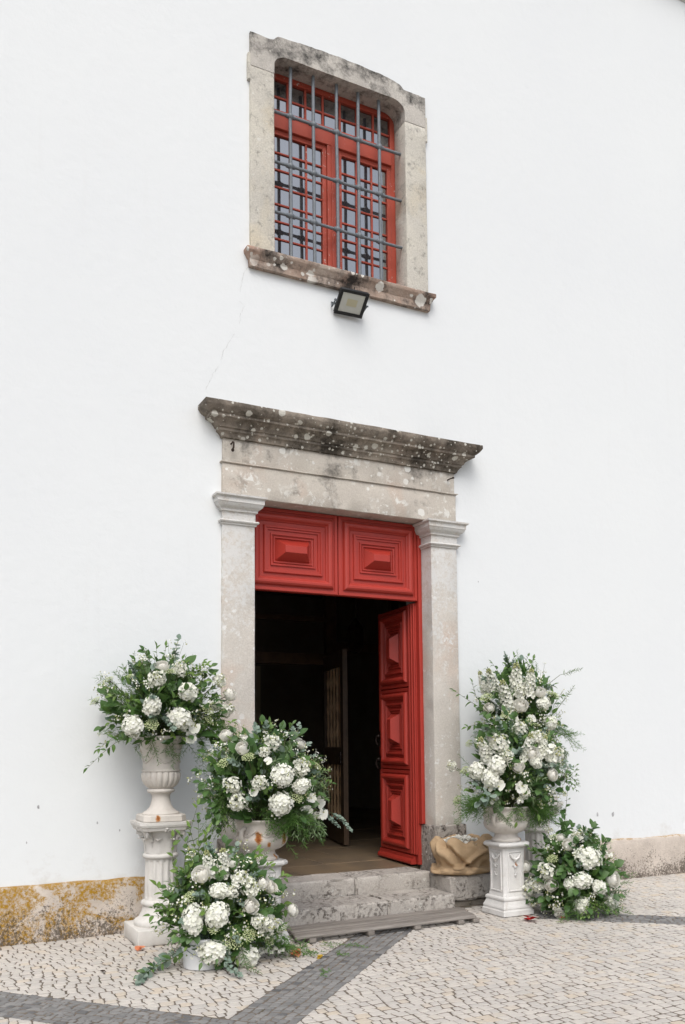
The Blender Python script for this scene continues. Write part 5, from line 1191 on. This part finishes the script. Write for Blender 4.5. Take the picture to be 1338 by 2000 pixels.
FLOWERS = {
'A':((-1.313,-0.420,1.865),(0.52,0.36,0.46),[
('hyd',-1.61,-0.70,1.73,0.091),('hyd',-1.48,-0.76,1.89,0.085),('hyd',-1.26,-0.77,1.79,0.096),('hyd',-1.19,-0.75,2.01,0.079),('orc',-1.16,-0.72,1.64,0.051),('orc',-1.13,-0.74,1.72,0.049),('rose',-0.75,-0.52,2.00,0.049),('rose',-1.37,-0.65,2.21,0.046),('stk',-1.43,-0.72,2.10,0.070),('amm',-1.48,-0.75,1.74,0.052),('amm',-1.84,-0.37,1.94,0.047),('amm',-1.75,-0.44,2.11,0.045),('amm',-1.62,-0.62,2.13,0.028),('amm',-1.01,-0.71,1.86,0.052),('amm',-0.99,-0.69,1.78,0.041),('stk',-1.24,-0.67,2.19,0.062),('stk',-0.84,-0.51,2.11,0.059),('stk',-0.78,-0.51,1.87,0.064),('amm',-1.32,-0.69,2.17,0.041),('stk',-0.92,-0.65,1.91,0.047)]),
'B':((-0.628,-0.950,1.264),(0.50,0.38,0.42),[
('rose',-0.91,-0.89,1.65,0.049),('rose',-0.87,-1.16,1.55,0.047),('rose',-0.35,-1.09,1.58,0.040),('stk',-0.63,-1.19,1.59,0.063),('orc',-0.71,-1.28,1.45,0.032),('hyd',-0.61,-1.32,1.34,0.090),('stk',-0.43,-1.28,1.40,0.072),('hyd',-0.44,-1.30,1.25,0.071),('stk',-0.98,-1.22,1.27,0.069),('stk',-0.79,-1.31,1.29,0.059),('stk',-0.94,-1.22,1.14,0.072),('hyd',-0.62,-1.31,1.12,0.087),('orc',-0.18,-1.08,1.10,0.052),('orc',-0.16,-1.10,1.01,0.047),('orc',-0.35,-1.19,1.04,0.055),('orc',-0.32,-1.23,1.15,0.039),('orc',-0.21,-1.08,0.99,0.038),('amm',-0.85,-0.99,1.64,0.042),('amm',-0.25,-1.17,1.40,0.047),('amm',-0.15,-1.08,1.24,0.034),('amm',-1.01,-1.14,1.44,0.055),('amm',-0.85,-1.22,1.48,0.049),('amm',-0.48,-1.30,1.17,0.054),('orc',-0.83,-1.29,1.22,0.036),('rose',-0.83,-1.07,1.62,0.033),('stk',-0.72,-1.24,1.52,0.043)]),
'C':((-1.083,-1.360,0.366),(0.44,0.34,0.42),[
('hyd',-1.40,-1.59,0.36,0.099),('hyd',-1.25,-1.67,0.40,0.087),('hyd',-1.26,-1.61,0.14,0.100),('hyd',-1.00,-1.59,0.07,0.085),('hyd',-1.23,-1.64,0.56,0.069),('stk',-1.14,-1.66,0.55,0.049),('rose',-1.32,-1.52,0.66,0.057),('spk',-1.25,-1.47,0.73,0.089),('spk',-1.15,-1.50,0.74,0.089),('rose',-1.01,-1.69,0.44,0.047),('rose',-0.88,-1.61,0.58,0.044),('rose',-0.82,-1.59,0.54,0.042),('rose',-0.60,-1.49,0.34,0.041),('stk',-1.07,-1.63,0.62,0.066),('stk',-1.00,-1.66,0.56,0.066),('stk',-0.87,-1.65,0.29,0.079),('stk',-0.96,-1.69,0.33,0.052),('amm',-1.13,-1.67,0.21,0.059),('amm',-1.02,-1.68,0.24,0.047),('amm',-0.84,-1.60,0.18,0.048),('amm',-1.27,-1.66,0.31,0.042),('amm',-1.41,-1.55,0.52,0.047),('amm',-1.01,-1.63,0.61,0.048),('bel',-0.77,-1.49,0.07,0.075),('stk',-0.73,-1.53,0.24,0.053),('rose',-1.08,-1.53,0.73,0.036)]),
'D1':((2.342,-0.480,1.853),(0.46,0.34,0.56),[
('spk',2.15,-0.71,2.20,0.136),('spk',2.02,-0.69,2.05,0.127),('spk',1.98,-0.53,2.19,0.106),('spk',2.28,-0.76,2.17,0.113),('spk',2.00,-0.36,2.19,0.093),('rose',2.14,-0.78,1.92,0.060),('rose',1.91,-0.58,1.90,0.048),('rose',2.37,-0.79,2.06,0.048),('hyd',2.40,-0.81,1.95,0.072),('hyd',2.50,-0.79,1.76,0.079),('orc',2.07,-0.75,1.79,0.054),('orc',2.24,-0.81,1.79,0.048),('rose',2.04,-0.71,1.67,0.054),('amm',2.56,-0.76,2.04,0.064),('amm',1.91,-0.54,2.01,0.063),('amm',1.86,-0.30,1.56,0.040),('amm',2.01,-0.72,1.84,0.051),('stk',1.97,-0.65,1.67,0.060)]),
'D2':((1.885,-0.950,1.307),(0.50,0.36,0.46),[
('stk',1.59,-1.16,1.56,0.091),('stk',1.85,-1.13,1.70,0.065),('spk',1.48,-1.07,1.52,0.104),('spk',1.84,-1.26,1.54,0.104),('stk',1.98,-1.21,1.61,0.065),('rose',1.86,-1.29,1.47,0.053),('rose',2.09,-1.28,1.27,0.048),('rose',1.70,-1.28,1.35,0.047),('stk',2.10,-1.25,1.45,0.099),('spk',2.02,-1.24,1.54,0.084),('amm',2.34,-1.16,1.25,0.046),('rose',1.57,-1.09,1.61,0.045),('hyd',1.88,-1.30,1.39,0.058),('stk',1.78,-1.27,1.12,0.050),('amm',2.11,-1.05,1.73,0.043),('stk',1.61,-1.23,1.45,0.060),('hyd',1.41,-1.06,1.32,0.086),('hyd',1.48,-1.16,1.26,0.091),('hyd',1.53,-1.20,1.37,0.085),('orc',1.73,-1.28,1.17,0.055),('orc',1.53,-1.13,1.07,0.052),('orc',1.75,-1.23,1.05,0.033),('amm',1.38,-0.78,1.04,0.045),('stk',1.34,-0.76,1.36,0.048),('orc',1.55,-1.20,1.19,0.049),('orc',1.48,-1.14,1.18,0.047),('amm',1.39,-0.90,1.32,0.045)]),
'E':((2.318,-1.250,0.332),(0.42,0.34,0.42),[
('rose',2.14,-1.42,0.65,0.052),('rose',1.94,-1.04,0.42,0.048),('rose',1.94,-1.40,0.31,0.052),('rose',1.95,-1.09,0.11,0.053),('hyd',2.25,-1.54,0.54,0.106),('hyd',2.15,-1.56,0.35,0.084),('hyd',2.05,-1.51,0.32,0.059),('hyd',2.32,-1.59,0.28,0.068),('hyd',2.18,-1.52,0.12,0.073),('hyd',2.55,-1.48,0.12,0.078),('rose',2.52,-1.55,0.33,0.061),('stk',1.93,-1.36,0.42,0.082),('stk',1.90,-1.26,0.29,0.063),('stk',1.94,-1.07,0.22,0.079),('spk',2.02,-1.38,0.08,0.075),('amm',1.98,-1.38,0.53,0.049),('amm',2.12,-1.25,0.70,0.050),('amm',2.60,-1.49,-0.01,0.042),('amm',2.49,-1.31,0.75,0.043),('amm',2.61,-1.40,0.66,0.051),('bel',2.45,-1.52,0.55,0.069),('stk',2.26,-1.40,0.71,0.056),('rose',2.14,-1.31,0.70,0.033)]),
}
def go(key, base, label, ns, nf, mix, loc, zmin, extra, seed, fill=260):
    c, rad, bl = FLOWERS[key]; arrangement(key, c, rad, bl, base, label, ns, nf, mix, loc, zmin, extra, seed=seed, fill=int(fill*1.45))
go('A', (-1.302, -.42, 1.62), 'white hydrangeas and greenery overflowing the tall urn at far left', 82, 57, [('ruscus', 3), ('salal', 2), ('euca', 2), ('olive', 2), ('lime', 2)], (-1.302, -.39, 1.60), 1.60, xA, 31)
go('B', (-.63, -.95, .95), 'wide white flower bouquet with silver leaves in the rust-stained bowl urn', 93, 57, [('ruscus', 3), ('salal', 2), ('euca', 3), ('olive', 2), ('lime', 1)], (-.63, -.95, .93), 1.0, xB, 32, 300)
go('C', (-1.18, -1.36, .19), 'floor bouquet of large white hydrangeas in the white bucket', 86, 35, [('ruscus', 3), ('salal', 2), ('euca', 2), ('olive', 2), ('lime', 2)], (-1.20, -1.36, .16), .05, xC, 33, 300)
go('D1', (2.58, -.42, 1.55), 'tall column of white stocks and roses rising at right of the door', 86, 57, [('ruscus', 3), ('salal', 2), ('euca', 3), ('olive', 2), ('lime', 2)], (2.62, -.39, 1.58), 1.20, xD1, 34)
go('D2', (1.80, -.95, .96), 'white hydrangeas with trailing fern in the low urn above the burlap sack', 96, 64, [('ruscus', 2), ('salal', 3), ('euca', 2), ('olive', 2)], (1.80, -.95, .93), .98, xD2, 35)
go('E', (2.30, -1.25, .05), 'dark-leaved white floor bouquet at the foot of the right pedestal', 82, 30, [('ruscus', 2), ('salal', 6), ('euca', 1), ('olive', 1)], (2.30, -1.25, .005), .04, xE, 36, 300)

# ------------------------------------------------------------------ fallen petals, leaves and sprigs on the paving
def fallen(name, loc, mat, size, label, cat, n=3, seed=1):
    rd = random.Random(seed); m = MB()
    for k in range(n):
        Mx = Matrix.Translation((rd.uniform(-.4, .4)*size, rd.uniform(-.4, .4)*size, .006+.006*k)) @ Matrix.Rotation(rd.uniform(0, 6.28), 4, 'Z') @ Matrix.Rotation(rd.uniform(-.5, .5), 4, 'X') @ Matrix.Scale(size, 4)
        m.add([(0,-.6,0),(.45,-.2,.12),(.5,.3,.2),(0,.6,.12),(-.5,.3,.2),(-.45,-.2,.12),(0,.05,0)], [(0,1,6),(1,2,6),(2,3,6),(3,4,6),(4,5,6),(5,0,6)], 0, Mx)
    o = m.build(name, M[mat], None, 80); o.location = loc; return tag(o, label, cat)
fallen('fallen_petal', (1.755, -1.337, .004), 'redp', .07, 'dark red fallen bloom on the paving before the right pedestal', 'petal', 5, 1)
fallen('fallen_petal', (2.02, -1.44, .004), 'redp', .05, 'small red petal tucked under the right floor bouquet', 'petal', 2, 2)
fallen('fallen_petal', (-.58, -1.48, .004), 'peach', .06, 'peach fallen petals beside the left floor bouquet', 'petal', 6, 3)
fallen('fallen_petal', (-1.545, -.70, .004), 'peach', .05, 'pink-red petal at the foot of the left fluted pedestal', 'petal', 3, 4)
fallen('fallen_leaf', (-.45, -1.645, .004), 'yellowp', .045, 'yellow fallen leaf on the dark paving band', 'leaf', 2, 5)
fallen('fallen_leaf', (-1.95, -1.25, .004), 'rust', .035, 'small brown leaf on the pale paving at left', 'leaf', 1, 6)
F = Foliage(77); rr = F.r
for k in range(26):
    x, y = -.42+rr.uniform(-.28, .30), -1.36+rr.uniform(-.18, .18); a = rr.uniform(0, 6.28); L = rr.uniform(.05, .16)
    F.fern([(x, y, .012), (x+.5*L*math.cos(a), y+.5*L*math.sin(a), .016), (x+L*math.cos(a+.4), y+L*math.sin(a+.4), .010)], .022)
m = F.fern_mesh(); tag(m.build('fern_trimmings', M['fern']), 'scattered green fern trimmings at the left end of the platform', 'fern', kind='stuff')
F = Foliage(78); rr = F.r
for (x, y) in ((-.30, -1.62), (-.02, -1.45), (-.62, -2.05)):
    for k in range(3):
        a = rr.uniform(0, 6.28); L = .10; F.fern([(x, y, .012), (x+.5*L*math.cos(a), y+.5*L*math.sin(a), .016), (x+L*math.cos(a+.4), y+L*math.sin(a+.4), .010)], .02)
m = F.fern_mesh(); tag(m.build('fern_scraps', M['fern']), 'few loose fern scraps lying on the dark paving band', 'fern', kind='stuff')
